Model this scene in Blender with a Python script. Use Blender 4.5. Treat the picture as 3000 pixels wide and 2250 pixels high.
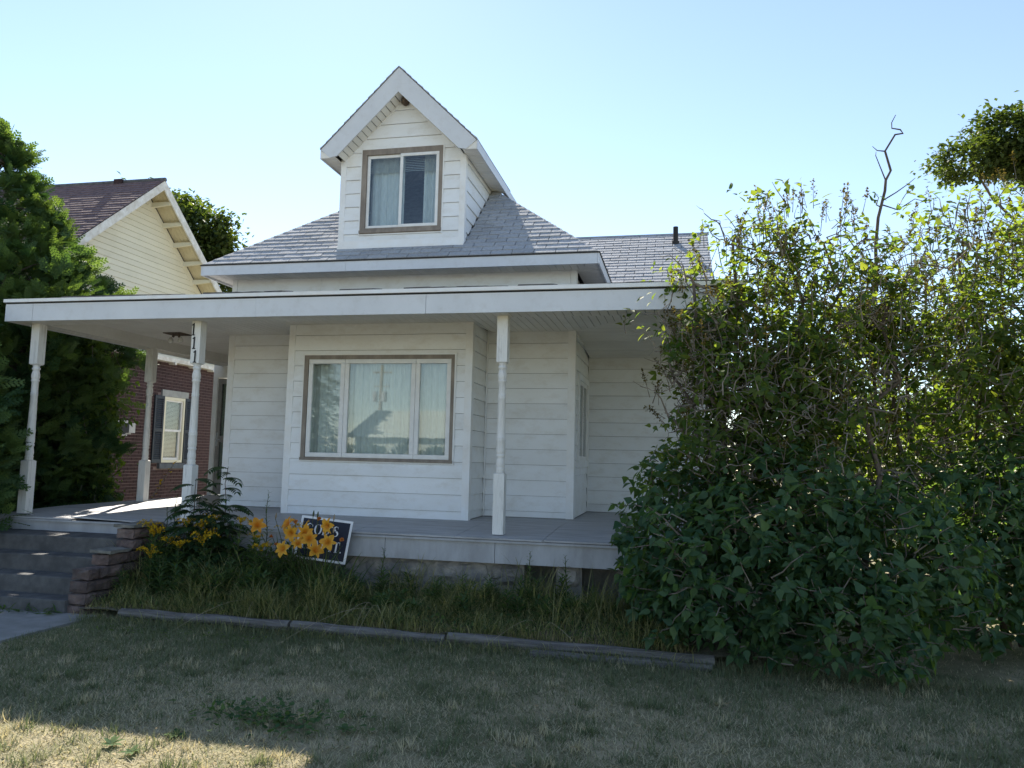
import bpy, math, random
import numpy as np
from mathutils import Vector, Matrix, Euler

for o in list(bpy.data.objects): bpy.data.objects.remove(o)
random.seed(7); rng = np.random.default_rng(7)
scene = bpy.context.scene
COL = scene.collection
G = -0.87                                    # lawn level; the porch floor is z = 0
rad = math.radians

# ------------------------------------------------------------------ camera
cam_d = bpy.data.cameras.new('camera'); cam = bpy.data.objects.new('camera', cam_d); COL.objects.link(cam)
YAW, PITCH, ROLL = .216, .095, .023
fwd = Vector((-math.sin(YAW)*math.cos(PITCH), math.cos(YAW)*math.cos(PITCH), math.sin(PITCH)))
rgt = Vector((math.cos(YAW), math.sin(YAW), 0)); upv = rgt.cross(fwd)
r2 = rgt*math.cos(ROLL)+upv*math.sin(ROLL); u2 = -rgt*math.sin(ROLL)+upv*math.cos(ROLL)
M = Matrix((r2, u2, -fwd)).transposed().to_4x4(); M.translation = (5.571, -8.386, .843)
cam.matrix_world = M
cam_d.sensor_width = 36; cam_d.lens = 36*2253/3000; cam_d.clip_end = 2000; cam_d.clip_start = .05
scene.camera = cam

# ------------------------------------------------------------------ sky and sun
SUN = Vector((-.52, 1.08, 1.0)).normalized()
w = bpy.data.worlds.new('World'); scene.world = w; w.use_nodes = True
nt = w.node_tree; bg = nt.nodes['Background']
sky = nt.nodes.new('ShaderNodeTexSky'); sky.sky_type = 'NISHITA'; sky.sun_disc = False
sky.sun_elevation = math.asin(SUN.z); sky.sun_rotation = math.atan2(SUN.x, SUN.y)
sky.altitude = 200; sky.air_density = 1.0; sky.dust_density = .05; sky.ozone_density = 1.7
hs = nt.nodes.new('ShaderNodeHueSaturation'); hs.inputs['Saturation'].default_value = .90; nt.links.new(sky.outputs[0], hs.inputs['Color']); nt.links.new(hs.outputs[0], bg.inputs[0]); bg.inputs[1].default_value = .094
sl = bpy.data.lights.new('sun', 'SUN'); sl.energy = 5.0; sl.angle = rad(.5); sl.color = (1, .93, .82)
so = bpy.data.objects.new('sun', sl); COL.objects.link(so)
so.rotation_euler = (-SUN).to_track_quat('-Z', 'Y').to_euler()
scene.view_settings.view_transform = 'Standard'; scene.view_settings.look = 'None'
scene.view_settings.exposure = 1.34; scene.view_settings.gamma = 1
scene.view_settings.use_curve_mapping = False
scene.render.engine = 'CYCLES'
scene.cycles.transparent_max_bounces = 16; scene.cycles.max_bounces = 8

# ------------------------------------------------------------------ materials
MATS = {}
def mat(name, col, rough=.6, col2=None, scale=6, stretch=(1,1,1), bump=0, bscale=None, spec=.3, amount=1.0, detail=6, ramp=(.38,.66), obj_rand=0, dirt=None, dirt_scale=2.5, dirt_amt=.5):
    """procedural colour: two tones mixed by noise, optional per-object variation, dirt patches and bump"""
    m = bpy.data.materials.new(name); m.use_nodes = True; MATS[name] = m
    n, l = m.node_tree.nodes, m.node_tree.links; b = n['Principled BSDF']
    b.inputs['Roughness'].default_value = rough; b.inputs['Specular IOR Level'].default_value = spec
    tc = n.new('ShaderNodeTexCoord'); mp = n.new('ShaderNodeMapping'); mp.inputs['Scale'].default_value = stretch
    geo = n.new('ShaderNodeNewGeometry')
    l.new(geo.outputs['Position'], mp.inputs[0])
    tx = n.new('ShaderNodeTexNoise'); tx.inputs['Scale'].default_value = scale; tx.inputs['Detail'].default_value = detail
    tx.inputs['Roughness'].default_value = .62; l.new(mp.outputs[0], tx.inputs[0])
    cr = n.new('ShaderNodeValToRGB'); cr.color_ramp.elements[0].position = ramp[0]; cr.color_ramp.elements[1].position = ramp[1]
    c2 = col2 or tuple(x*.8 for x in col)
    cr.color_ramp.elements[0].color = (*c2, 1); cr.color_ramp.elements[1].color = (*col, 1)
    l.new(tx.outputs[0], cr.inputs[0]); out = cr.outputs[0]
    if dirt:
        t2 = n.new('ShaderNodeTexNoise'); t2.inputs['Scale'].default_value = dirt_scale; t2.inputs['Detail'].default_value = 8; t2.inputs['Roughness'].default_value = .7
        l.new(mp.outputs[0], t2.inputs[0])
        c3 = n.new('ShaderNodeValToRGB'); c3.color_ramp.elements[0].position = .5; c3.color_ramp.elements[1].position = .72
        c3.color_ramp.elements[1].color = (dirt_amt,)*3+(1,)
        l.new(t2.outputs[0], c3.inputs[0])
        mx = n.new('ShaderNodeMix'); mx.data_type = 'RGBA'; l.new(c3.outputs[0], mx.inputs[0]); l.new(out, mx.inputs[6]); mx.inputs[7].default_value = (*dirt, 1); out = mx.outputs[2]
    if obj_rand:
        oi = n.new('ShaderNodeObjectInfo'); hs = n.new('ShaderNodeHueSaturation')
        mr = n.new('ShaderNodeMapRange'); mr.inputs[3].default_value = 1-obj_rand; mr.inputs[4].default_value = 1+obj_rand
        l.new(oi.outputs['Random'], mr.inputs[0]); l.new(mr.outputs[0], hs.inputs['Value']); l.new(out, hs.inputs['Color']); out = hs.outputs[0]
    l.new(out, b.inputs['Base Color'])
    if bump:
        t3 = n.new('ShaderNodeTexNoise'); t3.inputs['Scale'].default_value = bscale or scale*4; t3.inputs['Detail'].default_value = 6; l.new(mp.outputs[0], t3.inputs[0])
        bp = n.new('ShaderNodeBump'); bp.inputs['Strength'].default_value = min(1, bump); bp.inputs['Distance'].default_value = .012
        l.new(t3.outputs[0], bp.inputs['Height']); l.new(bp.outputs[0], b.inputs['Normal'])
    return m

def leafmat(name, c_dark, c_light, trans=.5, rough=.45, spec=.35, tcol=None):
    """leaf: base colour by per-leaf attribute 'rnd', plus light passing through the blade"""
    m = bpy.data.materials.new(name); m.use_nodes = True; MATS[name] = m
    n, l = m.node_tree.nodes, m.node_tree.links; b = n['Principled BSDF']; o = n['Material Output']
    at = n.new('ShaderNodeAttribute'); at.attribute_name = 'rnd'
    cr = n.new('ShaderNodeValToRGB'); cr.color_ramp.elements[0].color = (*c_dark, 1); cr.color_ramp.elements[1].color = (*c_light, 1)
    l.new(at.outputs['Fac'], cr.inputs[0]); l.new(cr.outputs[0], b.inputs['Base Color'])
    b.inputs['Roughness'].default_value = rough; b.inputs['Specular IOR Level'].default_value = spec
    tr = n.new('ShaderNodeBsdfTranslucent')
    mu = n.new('ShaderNodeMix'); mu.data_type = 'RGBA'; mu.blend_type = 'MULTIPLY'; mu.inputs[0].default_value = 1
    l.new(cr.outputs[0], mu.inputs[6]); mu.inputs[7].default_value = (*(tcol or (2.4, 2.2, .7)), 1); l.new(mu.outputs[2], tr.inputs[0])
    ms = n.new('ShaderNodeMixShader'); ms.inputs[0].default_value = trans
    l.new(b.outputs[0], ms.inputs[1]); l.new(tr.outputs[0], ms.inputs[2]); l.new(ms.outputs[0], o.inputs[0])
    return m

def glassmat(name, refl=1.0, tint=(.9,.95,.95), ior=1.9):
    m = bpy.data.materials.new(name); m.use_nodes = True; MATS[name] = m
    n, l = m.node_tree.nodes, m.node_tree.links; o = n['Material Output']; n.remove(n['Principled BSDF'])
    tr = n.new('ShaderNodeBsdfTransparent'); tr.inputs[0].default_value = (*tint, 1)
    gl = n.new('ShaderNodeBsdfGlossy'); gl.inputs['Roughness'].default_value = .015; gl.inputs[0].default_value = (refl, refl, refl, 1)
    tx = n.new('ShaderNodeTexNoise'); tx.inputs['Scale'].default_value = 1.3; bp = n.new('ShaderNodeBump'); bp.inputs['Strength'].default_value = .012; bp.inputs['Distance'].default_value = .05
    l.new(tx.outputs[0], bp.inputs['Height']); l.new(bp.outputs[0], gl.inputs['Normal'])
    # Schlick reflectance from the facing angle, the same from both sides of the pane
    f0 = ((ior-1)/(ior+1))**2; lw = n.new('ShaderNodeLayerWeight'); lw.inputs[0].default_value = .5
    pw = n.new('ShaderNodeMath'); pw.operation = 'POWER'; l.new(lw.outputs['Facing'], pw.inputs[0]); pw.inputs[1].default_value = 5
    ma = n.new('ShaderNodeMath'); ma.operation = 'MULTIPLY_ADD'; l.new(pw.outputs[0], ma.inputs[0]); ma.inputs[1].default_value = 1-f0; ma.inputs[2].default_value = f0
    ms = n.new('ShaderNodeMixShader'); l.new(ma.outputs[0], ms.inputs[0]); l.new(tr.outputs[0], ms.inputs[1]); l.new(gl.outputs[0], ms.inputs[2]); l.new(ms.outputs[0], o.inputs[0])
    return m

mat('siding', (.81,.83,.85), .5, (.77,.78,.78), scale=1.6, stretch=(1,1,2), bump=.12, bscale=60, dirt=(.48,.42,.33), dirt_scale=3.5, dirt_amt=.30, obj_rand=.035)
mat('trim', (.81,.83,.85), .45, (.78,.77,.75), scale=3, bump=.08, bscale=50, dirt=(.45,.40,.32), dirt_scale=5, dirt_amt=.2)
mat('fascia', (.66,.68,.71), .42, (.61,.63,.66), scale=2, bump=.06, bscale=30, dirt=(.40,.37,.33), dirt_scale=9, dirt_amt=.22)
mat('soffit', (.80,.79,.75), .55, (.73,.71,.66), scale=2, dirt=(.40,.36,.29), dirt_scale=4, dirt_amt=.25, obj_rand=.04)
mat('groove', (.10,.10,.10), .9)
mat('post_paint', (.80,.80,.78), .5, (.70,.69,.66), scale=9, stretch=(3,3,.35), bump=.5, bscale=30, dirt=(.26,.24,.21), dirt_scale=9, dirt_amt=.7)
mat('casing', (.30,.26,.22), .7, (.20,.17,.145), scale=8, stretch=(1,1,.3), bump=.3)
mat('sash', (.80,.80,.79), .4, (.72,.72,.71), scale=8)
mat('shingle', (.43,.44,.46), .92, (.34,.35,.365), scale=30, bump=.6, bscale=240, obj_rand=.09, spec=.15, dirt=(.24,.25,.26), dirt_scale=3, dirt_amt=.35)
mat('roofing', (.17,.17,.175), .95, (.09,.09,.095), scale=12, bump=.6, bscale=60)
mat('floor_paint', (.47,.47,.48), .6, (.34,.34,.345), scale=3.5, stretch=(.5,3.5,1), bump=.45, bscale=16, dirt=(.22,.20,.18), dirt_scale=2.2, dirt_amt=.6)
mat('skirt_paint', (.42,.43,.45), .6, (.33,.335,.35), scale=5, stretch=(1,1,.35), bump=.4, bscale=20, dirt=(.2,.19,.175), dirt_scale=4, dirt_amt=.4)
mat('stone', (.36,.33,.29), .9, (.17,.165,.165), scale=7, bump=.9, bscale=14, obj_rand=.22, dirt=(.12,.115,.11), dirt_scale=5, dirt_amt=.6)
mat('mortar', (.33,.31,.28), .95, (.22,.21,.19), scale=9, bump=.7)
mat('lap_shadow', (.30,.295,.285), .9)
mat('dark', (.02,.02,.022), .9)
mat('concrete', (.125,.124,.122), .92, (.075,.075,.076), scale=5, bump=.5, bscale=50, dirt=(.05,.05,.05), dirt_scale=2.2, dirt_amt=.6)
mat('path', (.30,.29,.275), .92, (.22,.215,.20), scale=4, bump=.4, bscale=70, dirt=(.2,.185,.16), dirt_scale=1.6, dirt_amt=.5)
mat('block', (.17,.12,.105), .95, (.08,.062,.06), scale=9, bump=1, bscale=30, obj_rand=.25, dirt=(.21,.195,.175), dirt_scale=5, dirt_amt=.5)
mat('capstone', (.24,.225,.20), .95, (.13,.125,.11), scale=9, bump=1, bscale=30, obj_rand=.1, dirt=(.12,.12,.09), dirt_scale=6, dirt_amt=.6)
mat('log', (.22,.21,.195), .9, (.09,.082,.078), scale=5, stretch=(.35,5,5), bump=.9, bscale=9, dirt=(.10,.09,.08), dirt_scale=3, dirt_amt=.6)
mat('soil', (.20,.17,.12), .98, (.09,.085,.05), scale=12, bump=.9, bscale=40)
mat('lawn_soil', (.36,.30,.19), .98, (.16,.15,.075), scale=2.2, bump=.9, bscale=60, dirt=(.07,.10,.035), dirt_scale=.9, dirt_amt=.7)
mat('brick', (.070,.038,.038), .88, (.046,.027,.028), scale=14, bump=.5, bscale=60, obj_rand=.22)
mat('brick_mortar', (.24,.185,.18), .95, (.18,.14,.135), scale=20)
mat('cream', (.78,.74,.58), .5, (.72,.68,.52), scale=2, obj_rand=.03, dirt=(.55,.49,.36), dirt_scale=2, dirt_amt=.2)
mat('cream_dark', (.66,.58,.38), .6, (.58,.50,.31), scale=4, obj_rand=.05)
mat('rake_white', (.80,.79,.74), .6, (.62,.58,.50), scale=7, dirt=(.40,.35,.28), dirt_scale=6, dirt_amt=.5)
mat('porch_felt', (.30,.30,.305), .95, (.20,.20,.205), scale=10, bump=.6, bscale=60)
mat('red_shingle', (.21,.145,.145), .92, (.13,.09,.092), scale=10, bump=.5, bscale=90)
mat('shutter', (.035,.045,.058), .5, (.025,.03,.042), scale=8)
mat('lintel', (.40,.41,.39), .85, (.30,.31,.30), scale=8, bump=.4)
mat('sill_grey', (.13,.15,.17), .8, (.09,.10,.12), scale=8)
mat('metal', (.45,.46,.47), .35, (.33,.34,.35), scale=6, spec=.6)
mat('black', (.012,.012,.014), .45)
mat('sign_navy', (.010,.014,.030), .35)
mat('white', (.80,.80,.80), .5)
mat('pipe', (.035,.033,.032), .7)
mat('door_grey', (.30,.29,.27), .45, (.22,.21,.20), scale=6)
mat('curtain', (.78,.78,.74), .9, (.66,.66,.63), scale=40, stretch=(1,1,.2), spec=.1)
mat('blind', (.70,.70,.66), .6, (.6,.6,.56), scale=10)
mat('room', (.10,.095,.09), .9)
mat('nest', (.20,.155,.12), .95, (.10,.075,.06), scale=30, bump=1)
mat('bark', (.16,.125,.095), .95, (.07,.055,.045), scale=14, stretch=(1,1,.4), bump=.8)
mat('twig', (.27,.235,.20), .9, (.15,.125,.10), scale=12)
mat('twig_grey', (.30,.265,.235), .9, (.18,.16,.14), scale=12)
mat('ply', (.34,.28,.20), .9, (.25,.20,.14), scale=6)
mat('bulb', (.75,.75,.72), .15, spec=.6)
mat('plastic_yellow', (.75,.48,.02), .5)
mat('far_siding', (.55,.58,.50), .8)
mat('pole', (.30,.25,.20), .9)
mat('street', (.16,.158,.155), .9, (.12,.12,.118), scale=5)
glassmat('glass', 1.0, (.88,.92,.92), 1.66)
glassmat('glass_soft', 1.0, (.85,.9,.92), 1.55)
glassmat('glass_dark', 1.0, (.7,.75,.78), 2.0)
leafmat('lilac_leaf', (.034,.086,.050), (.105,.170,.068), .45, .55, .3, (3.0,2.6,.7))
leafmat('cedar_leaf', (.032,.075,.034), (.110,.170,.055), .35, .6, .25)
leafmat('lilac_top_lit', (.042,.092,.030), (.130,.170,.050), .55, .6, .2, (2.6,2.3,.6))  # brighter, yellower copy of the leaf colour so upper leaves look backlit
leafmat('vine_leaf', (.035,.075,.018), (.11,.17,.035), .5)
leafmat('far_leaf', (.022,.044,.016), (.075,.105,.032), .4, .6, .3)
leafmat('seed', (.055,.048,.018), (.15,.125,.045), .35, .9, .02, (1.5,1.4,.7))
leafmat('grass', (.105,.145,.070), (.60,.52,.36), .35, .7, .15, (1.2,1.15,.8))
leafmat('tall_grass', (.065,.105,.038), (.40,.37,.18), .42, .6, .2, (1.5,1.5,.7))
leafmat('weed', (.045,.092,.042), (.110,.165,.068), .35, .8, .08)
leafmat('gold', (.42,.25,.012), (.62,.42,.03), .3, .7, .1, (1,1,.7))
leafmat('lily', (.60,.19,.012), (.82,.46,.05), .4, .5, .25, (1.1,1,.8))
leafmat('lily_old', (.45,.13,.03), (.55,.22,.06), .3, .7, .1, (1,1,1))
leafmat('sumac', (.016,.042,.018), (.045,.085,.030), .35, .45, .35)
leafmat('spruce', (.012,.028,.014), (.03,.055,.024), .1, .8, .1)
leafmat('dry', (.30,.23,.12), (.42,.34,.20), .3, .8, .1, (1,1,1))

# ------------------------------------------------------------------ helpers
def wloc(o):
    v = Vector((0,0,0))
    while o: v += Vector(o.location); o = o.parent
    return v
def link(name, me, parent=None):
    o = bpy.data.objects.new(name, me); COL.objects.link(o)
    if parent: o.parent = parent
    return o
def tag(o, label=None, cat=None, group=None, kind=None):
    if label: o['label'] = label
    if cat: o['category'] = cat
    if group: o['group'] = group
    if kind: o['kind'] = kind
    return o
def thing(name, loc, label, cat, group=None):
    o = link(name, None); o.location = loc; o.empty_display_size = .2
    return tag(o, label, cat, group)

class MB:
    """collects faces for one mesh"""
    def __init__(s): s.v = []; s.f = []
    def add(s, vs, fs):
        k = len(s.v); s.v += [tuple(map(float, q)) for q in vs]; s.f += [tuple(i+k for i in f) for f in fs]; return s
    def box(s, x0, x1, y0, y1, z0, z1):
        return s.add([(x0,y0,z0),(x1,y0,z0),(x1,y1,z0),(x0,y1,z0),(x0,y0,z1),(x1,y0,z1),(x1,y1,z1),(x0,y1,z1)],
                     [(3,2,1,0),(4,5,6,7),(0,1,5,4),(1,2,6,5),(2,3,7,6),(3,0,4,7)])
    def hexa(s, c):     # 8 corners, bottom ring then top ring
        return s.add(c, [(3,2,1,0),(4,5,6,7),(0,1,5,4),(1,2,6,5),(2,3,7,6),(3,0,4,7)])
    def prism(s, poly, off):   # polygon (3d points) extruded by vector off
        n = len(poly); off = Vector(off); a = [Vector(q) for q in poly]; b = [q+off for q in a]
        return s.add(a+b, [tuple(range(n-1,-1,-1)), tuple(range(n,2*n))]+[(i,(i+1)%n,n+(i+1)%n,n+i) for i in range(n)])
    def tube(s, pts, radii, n=6, cap=True):
        pts = [Vector(q) for q in pts]; rings = []; k0 = len(s.v)
        if not hasattr(radii, '__len__'): radii = [radii]*len(pts)
        prev = None
        for i, q in enumerate(pts):
            d = (pts[min(i+1,len(pts)-1)]-pts[max(i-1,0)]).normalized()
            a = (Vector((0,0,1)) if abs(d.z) < .9 else Vector((1,0,0))) if prev is None else prev
            x = d.cross(a).normalized(); y = d.cross(x).normalized(); prev = a
            for j in range(n):
                t = 2*math.pi*j/n; s.v.append(tuple(q+(x*math.cos(t)+y*math.sin(t))*radii[i]))
        for i in range(len(pts)-1):
            for j in range(n):
                s.f.append((k0+i*n+j, k0+i*n+(j+1)%n, k0+(i+1)*n+(j+1)%n, k0+(i+1)*n+j))
        if cap and n > 2:
            s.f.append(tuple(k0+j for j in range(n-1,-1,-1))); e = k0+(len(pts)-1)*n; s.f.append(tuple(e+j for j in range(n)))
        return s
    def lathe(s, prof, cx, cy, n=18):
        k0 = len(s.v)
        for r, z in prof:
            for j in range(n): t = 2*math.pi*j/n; s.v.append((cx+r*math.cos(t), cy+r*math.sin(t), z))
        for i in range(len(prof)-1):
            for j in range(n): s.f.append((k0+i*n+j, k0+i*n+(j+1)%n, k0+(i+1)*n+(j+1)%n, k0+(i+1)*n+j))
        s.f.append(tuple(k0+j for j in range(n-1,-1,-1))); e = k0+(len(prof)-1)*n; s.f.append(tuple(e+j for j in range(n)))
        return s
    def build(s, name, m, parent=None, smooth=False, label=None, kind=None, world=True, bevel=0):
        off = wloc(parent) if (parent and world) else Vector((0,0,0))
        me = bpy.data.meshes.new(name); me.from_pydata([(a-off.x, b-off.y, c-off.z) for a, b, c in s.v], [], s.f)
        me.materials.append(MATS[m])
        if smooth: me.polygons.foreach_set('use_smooth', [True]*len(me.polygons))
        me.update(); o = link(name, me, parent); tag(o, label, None, None, kind)
        if bevel:
            bv = o.modifiers.new('bevel', 'BEVEL'); bv.width = bevel; bv.segments = 2; bv.limit_method = 'ANGLE'; bv.angle_limit = rad(40)
        return o
def tri_mesh(name, V, F, m, parent=None, rnd=None, smooth=False, kind=None):
    V = np.asarray(V, np.float32); F = np.asarray(F, np.int32)
    if parent: V = V-np.array(wloc(parent), np.float32)
    me = bpy.data.meshes.new(name); k = F.shape[1]
    me.vertices.add(len(V)); me.vertices.foreach_set('co', V.ravel())
    me.loops.add(F.size); me.loops.foreach_set('vertex_index', F.ravel())
    me.polygons.add(len(F)); me.polygons.foreach_set('loop_start', np.arange(0, F.size, k, dtype=np.int32)); me.polygons.foreach_set('loop_total', np.full(len(F), k, np.int32))
    if smooth: me.polygons.foreach_set('use_smooth', np.ones(len(F), bool))
    if rnd is not None:
        a = me.attributes.new('rnd', 'FLOAT', 'POINT'); a.data.foreach_set('value', np.asarray(rnd, np.float32))
    me.update(calc_edges=True); me.materials.append(MATS[m])
    o = link(name, me, parent)
    if kind: o['kind'] = kind
    return o
def frames(d, roll=None, up=None):
    """N rotation matrices whose Y axis is d and whose Z axis leans to up (columns x,y,z)"""
    d = d/np.linalg.norm(d, axis=1, keepdims=True); N = len(d)
    u = np.tile(np.array([[0,0,1.]]), (N,1)) if up is None else up
    x = np.cross(d, u); n = np.linalg.norm(x, axis=1, keepdims=True); x = np.where(n < 1e-3, np.array([[1.,0,0]]), x/np.maximum(n, 1e-3))
    z = np.cross(x, d)
    if roll is not None:
        c, s_ = np.cos(roll)[:,None], np.sin(roll)[:,None]; x, z = x*c+z*s_, z*c-x*s_
    return np.stack([x, d, z], 2)
def scatter(T, TF, P, R, S):
    T = np.asarray(T, float); TF = np.asarray(TF); N = len(P); k = len(T)
    S = np.asarray(S, float); S = S[:,None,None] if S.ndim == 1 else S[:,None,:]
    V = np.einsum('nij,nkj->nki', R, T[None]*S)+P[:,None,:]
    F = TF[None]+(np.arange(N)*k)[:,None,None]
    return V.reshape(-1,3), F.reshape(-1, TF.shape[1])
def clip(poly, a, b, c):     # keep a*x+b*y<=c
    out = []
    for i in range(len(poly)):
        p, q = poly[i], poly[(i+1)%len(poly)]; dp, dq = a*p[0]+b*p[1]-c, a*q[0]+b*q[1]-c
        if dp <= 0: out.append(p)
        if (dp < 0 < dq) or (dq < 0 < dp): t = dp/(dp-dq); out.append((p[0]+(q[0]-p[0])*t, p[1]+(q[1]-p[1])*t))
    return out
# ------------------------------------------------------------------ the setting: lawn, walk, bed, street
def ground_sheet():
    xs = np.concatenate([[-160,-60,-30], np.arange(-8,14.01,.25), [30,60,160]]); ys = np.concatenate([[-160,-60,-30], np.arange(-9,3.01,.25), [30,60,160]])
    X, Y = np.meshgrid(xs, ys, indexing='ij')
    Z = G + .012*np.sin(X*1.7+.5)*np.sin(Y*2.1)-.012
    inner = (X > -8.1) & (X < 14.1) & (Y > -9.1) & (Y < 3.1); Z = np.where(inner, Z, G-.02)
    V = np.stack([X,Y,Z],2).reshape(-1,3); nx, ny = X.shape
    F = [(i*ny+j, (i+1)*ny+j, (i+1)*ny+j+1, i*ny+j+1) for i in range(nx-1) for j in range(ny-1)]
    return tag(tri_mesh('lawn', V, F, 'lawn_soil', smooth=True), 'mown patchy lawn in front of the white house', 'lawn', kind='structure')
ground_sheet()
o = MB().prism([(-2.9,-1.42,G+.012),(-2.9,-9.5,G+.012),(-.15,-9.5,G+.012),(-.24,-2.6,G+.012),(-.22,-1.42,G+.012)], (0,0,-.09)).build('front_walk', 'path')
tag(o, 'pale concrete walk leading to the front steps', 'path', kind='structure')
o = MB().prism([(-60,-16,G-.005),(-60,-25,G-.005),(60,-25,G-.005),(60,-16,G-.005)], (0,0,-.08)).build('street', 'street'); tag(o, 'asphalt street in front of the house', 'road', kind='structure')
def bed():
    xs = np.linspace(-.45, 6.2, 40); ys = np.linspace(-1.44, .25, 14); X, Y = np.meshgrid(xs, ys, indexing='ij')
    Z = G+.07+.09*np.clip((Y+1.44)/1.0, 0, 1)+.015*np.sin(X*5+Y*3)+.012*rng.standard_normal(X.shape)
    V = np.stack([X,Y,Z],2).reshape(-1,3); F = [(i*14+j, (i+1)*14+j, (i+1)*14+j+1, i*14+j+1) for i in range(39) for j in range(13)]
    return tag(tri_mesh('garden_bed', V, F, 'soil', smooth=True), 'weedy garden bed between the timbers and the porch', 'garden bed', kind='structure')
bed()

# ------------------------------------------------------------------ the white house
H = thing('white_house', (1.5, 2.1, G), 'white sided one storey house with grey hip roof, dormer and wraparound porch', 'house')
EXP = .2117
FY = lambda y: (lambda s, z, d: (s, y-d, z))          # wall facing -Y
FX = lambda x: (lambda s, z, d: (x+d, s, z))          # wall facing +X
def planks(parent, fmap, s0, s1, z0, z1, zref, exp=EXP, holes=(), m='siding', cuts=(), name='siding_plank', lip=.018, flip=False, gap=.0045):
    zb = zref-math.ceil((zref-z0)/exp)*exp
    while zb < z1-.002:
        za, zc = max(zb, z0), min(zb+exp-gap, z1); segs = [(s0, s1)]; cuts_z = sorted({za, zc}|{q for h in holes for q in h[2:] if za < q < zc})
        for a, c in zip(cuts_z[:-1], cuts_z[1:]):
            segs = [(s0, s1)]
            for h in holes:
                if h[2] < c-1e-4 and h[3] > a+1e-4:
                    segs = [t for g in segs for t in ((g[0], min(g[1], h[0])), (max(g[0], h[1]), g[1])) if t[1]-t[0] > .004]
            for g in segs:
                poly = [(g[0],a),(g[1],a),(g[1],c),(g[0],c)]
                for k in cuts:
                    poly = clip(poly, *k)
                    if len(poly) < 3: break
                if len(poly) < 3: continue
                dep = lambda z: .003+lip*(1-(z-zb)/exp)
                j = random.uniform(-.0012, .0012)
                fr = [fmap(s, z, dep(z)+j) for s, z in poly]; bk = [fmap(s, z, -.006) for s, z in poly]; n = len(poly)
                mb = MB().add(fr+bk, [tuple(range(n)), tuple(range(2*n-1, n-1, -1))]+[(i, n+i, n+(i+1)%n, (i+1)%n) for i in range(n)])
                if flip: mb.f = [f[::-1] for f in mb.f]
                mb.build(name, m, parent)
        zb += exp
def part(name, m, parent, *boxes, **kw):
    mb = MB()
    for b in boxes: mb.box(*b)
    return mb.build(name, m, parent, **kw)

YM, YB = 2.1, 1.3                    # main front wall and bay front
XL, XR = -1.16, 4.15
# --- main front wall
wm = part('front_wall', 'lap_shadow', H, (XL+.02,.34,YM+.007,YM+.12,-.05,3.48), (2.86,XR-.02,YM+.007,YM+.12,-.05,3.48), (.34,2.86,YM+.007,YM+.12,2.6,3.48))
planks(wm, FY(YM), XL+.09, .28, .03, 2.62, .323); planks(wm, FY(YM), 2.9, XR-.09, .03, 2.62, .323)
part('corner_board', 'trim', wm, (XL-.012,XL+.09,YM-.022,YM+.1,.025,2.62)); part('corner_board', 'trim', wm, (XR-.09,XR+.014,YM-.022,YM+.1,.025,2.62))
part('upper_panel', 'siding', wm, (XL+.075,.30,YM-.012,YM+.006,3.0,3.475)); part('upper_panel', 'siding', wm, (.304,XR-.075,YM-.012,YM+.006,3.0,3.475))
part('corner_board', 'trim', wm, (XL-.01,XL+.072,YM-.02,YM+.1,3.0,3.475)); part('corner_board', 'trim', wm, (XR-.072,XR+.012,YM-.02,YM+.1,3.0,3.475))
# --- bay with the picture window
WX0, WX1, WZ0, WZ1 = .525, 2.675, .745, 2.175
bx0, bx1 = .28, 2.9
wb = part('bay_wall', 'lap_shadow', H, (bx0+.02,WX0,YB+.007,YB+.1,0,2.62), (WX1,bx1-.02,YB+.007,YB+.1,0,2.62), (WX0,WX1,YB+.007,YB+.1,0,WZ0), (WX0,WX1,YB+.007,YB+.1,WZ1,2.62),
          (bx0+.02,bx0+.08,YB+.1,YM+.007,0,2.62), (bx1-.08,bx1-.02,YB+.1,YM+.007,0,2.62))
planks(wb, FY(YB), bx0+.085, bx1-.085, .02, 2.62, .129, holes=[(WX0-.02,WX1+.02,WZ0-.02,WZ1+.02)])
planks(wb, FX(bx1-.013), YB+.09, YM-.002, .03, 2.62, .129, flip=True)
for a, b in ((bx0-.01,bx0+.085),(bx1-.085,bx1+.012)): part('corner_board', 'trim', wb, (a,b,YB-.02,YB+.09,.005,2.62))
part('channel_trim', 'trim', wb, (bx1+.004,bx1+.022,YM-.045,YM-.018,.03,2.62))
# --- right side wall and the set-back wall of the wing, both under the porch
wr = part('side_wall', 'lap_shadow', H, (XR-.12,XR-.012,YM+.1,2.5,0,3.4), (XR-.12,XR-.012,3.62,3.75,0,3.4), (XR-.12,XR-.012,2.5,3.62,0,.76), (XR-.12,XR-.012,2.5,3.62,2.05,3.4))
planks(wr, FX(XR-.013), YM+.1, 3.74, .03, 2.66, .40, holes=[(2.48,3.64,.74,2.07)], flip=True)
part('channel_trim', 'trim', wr, (XR+.004,XR+.02,3.715,3.74,.03,2.6)); part('frieze_trim', 'trim', wr, (XR+.004,XR+.03,YM+.1,3.74,2.53,2.6))
wg = part('wing_wall', 'lap_shadow', H, (XR-.1,6.0,3.757,3.87,-.3,3.4), (5.88,6.0,3.87,8.0,-.8,3.4))
planks(wg, FY(3.75), XR, 6.0, .03, 3.3, .36)
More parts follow.
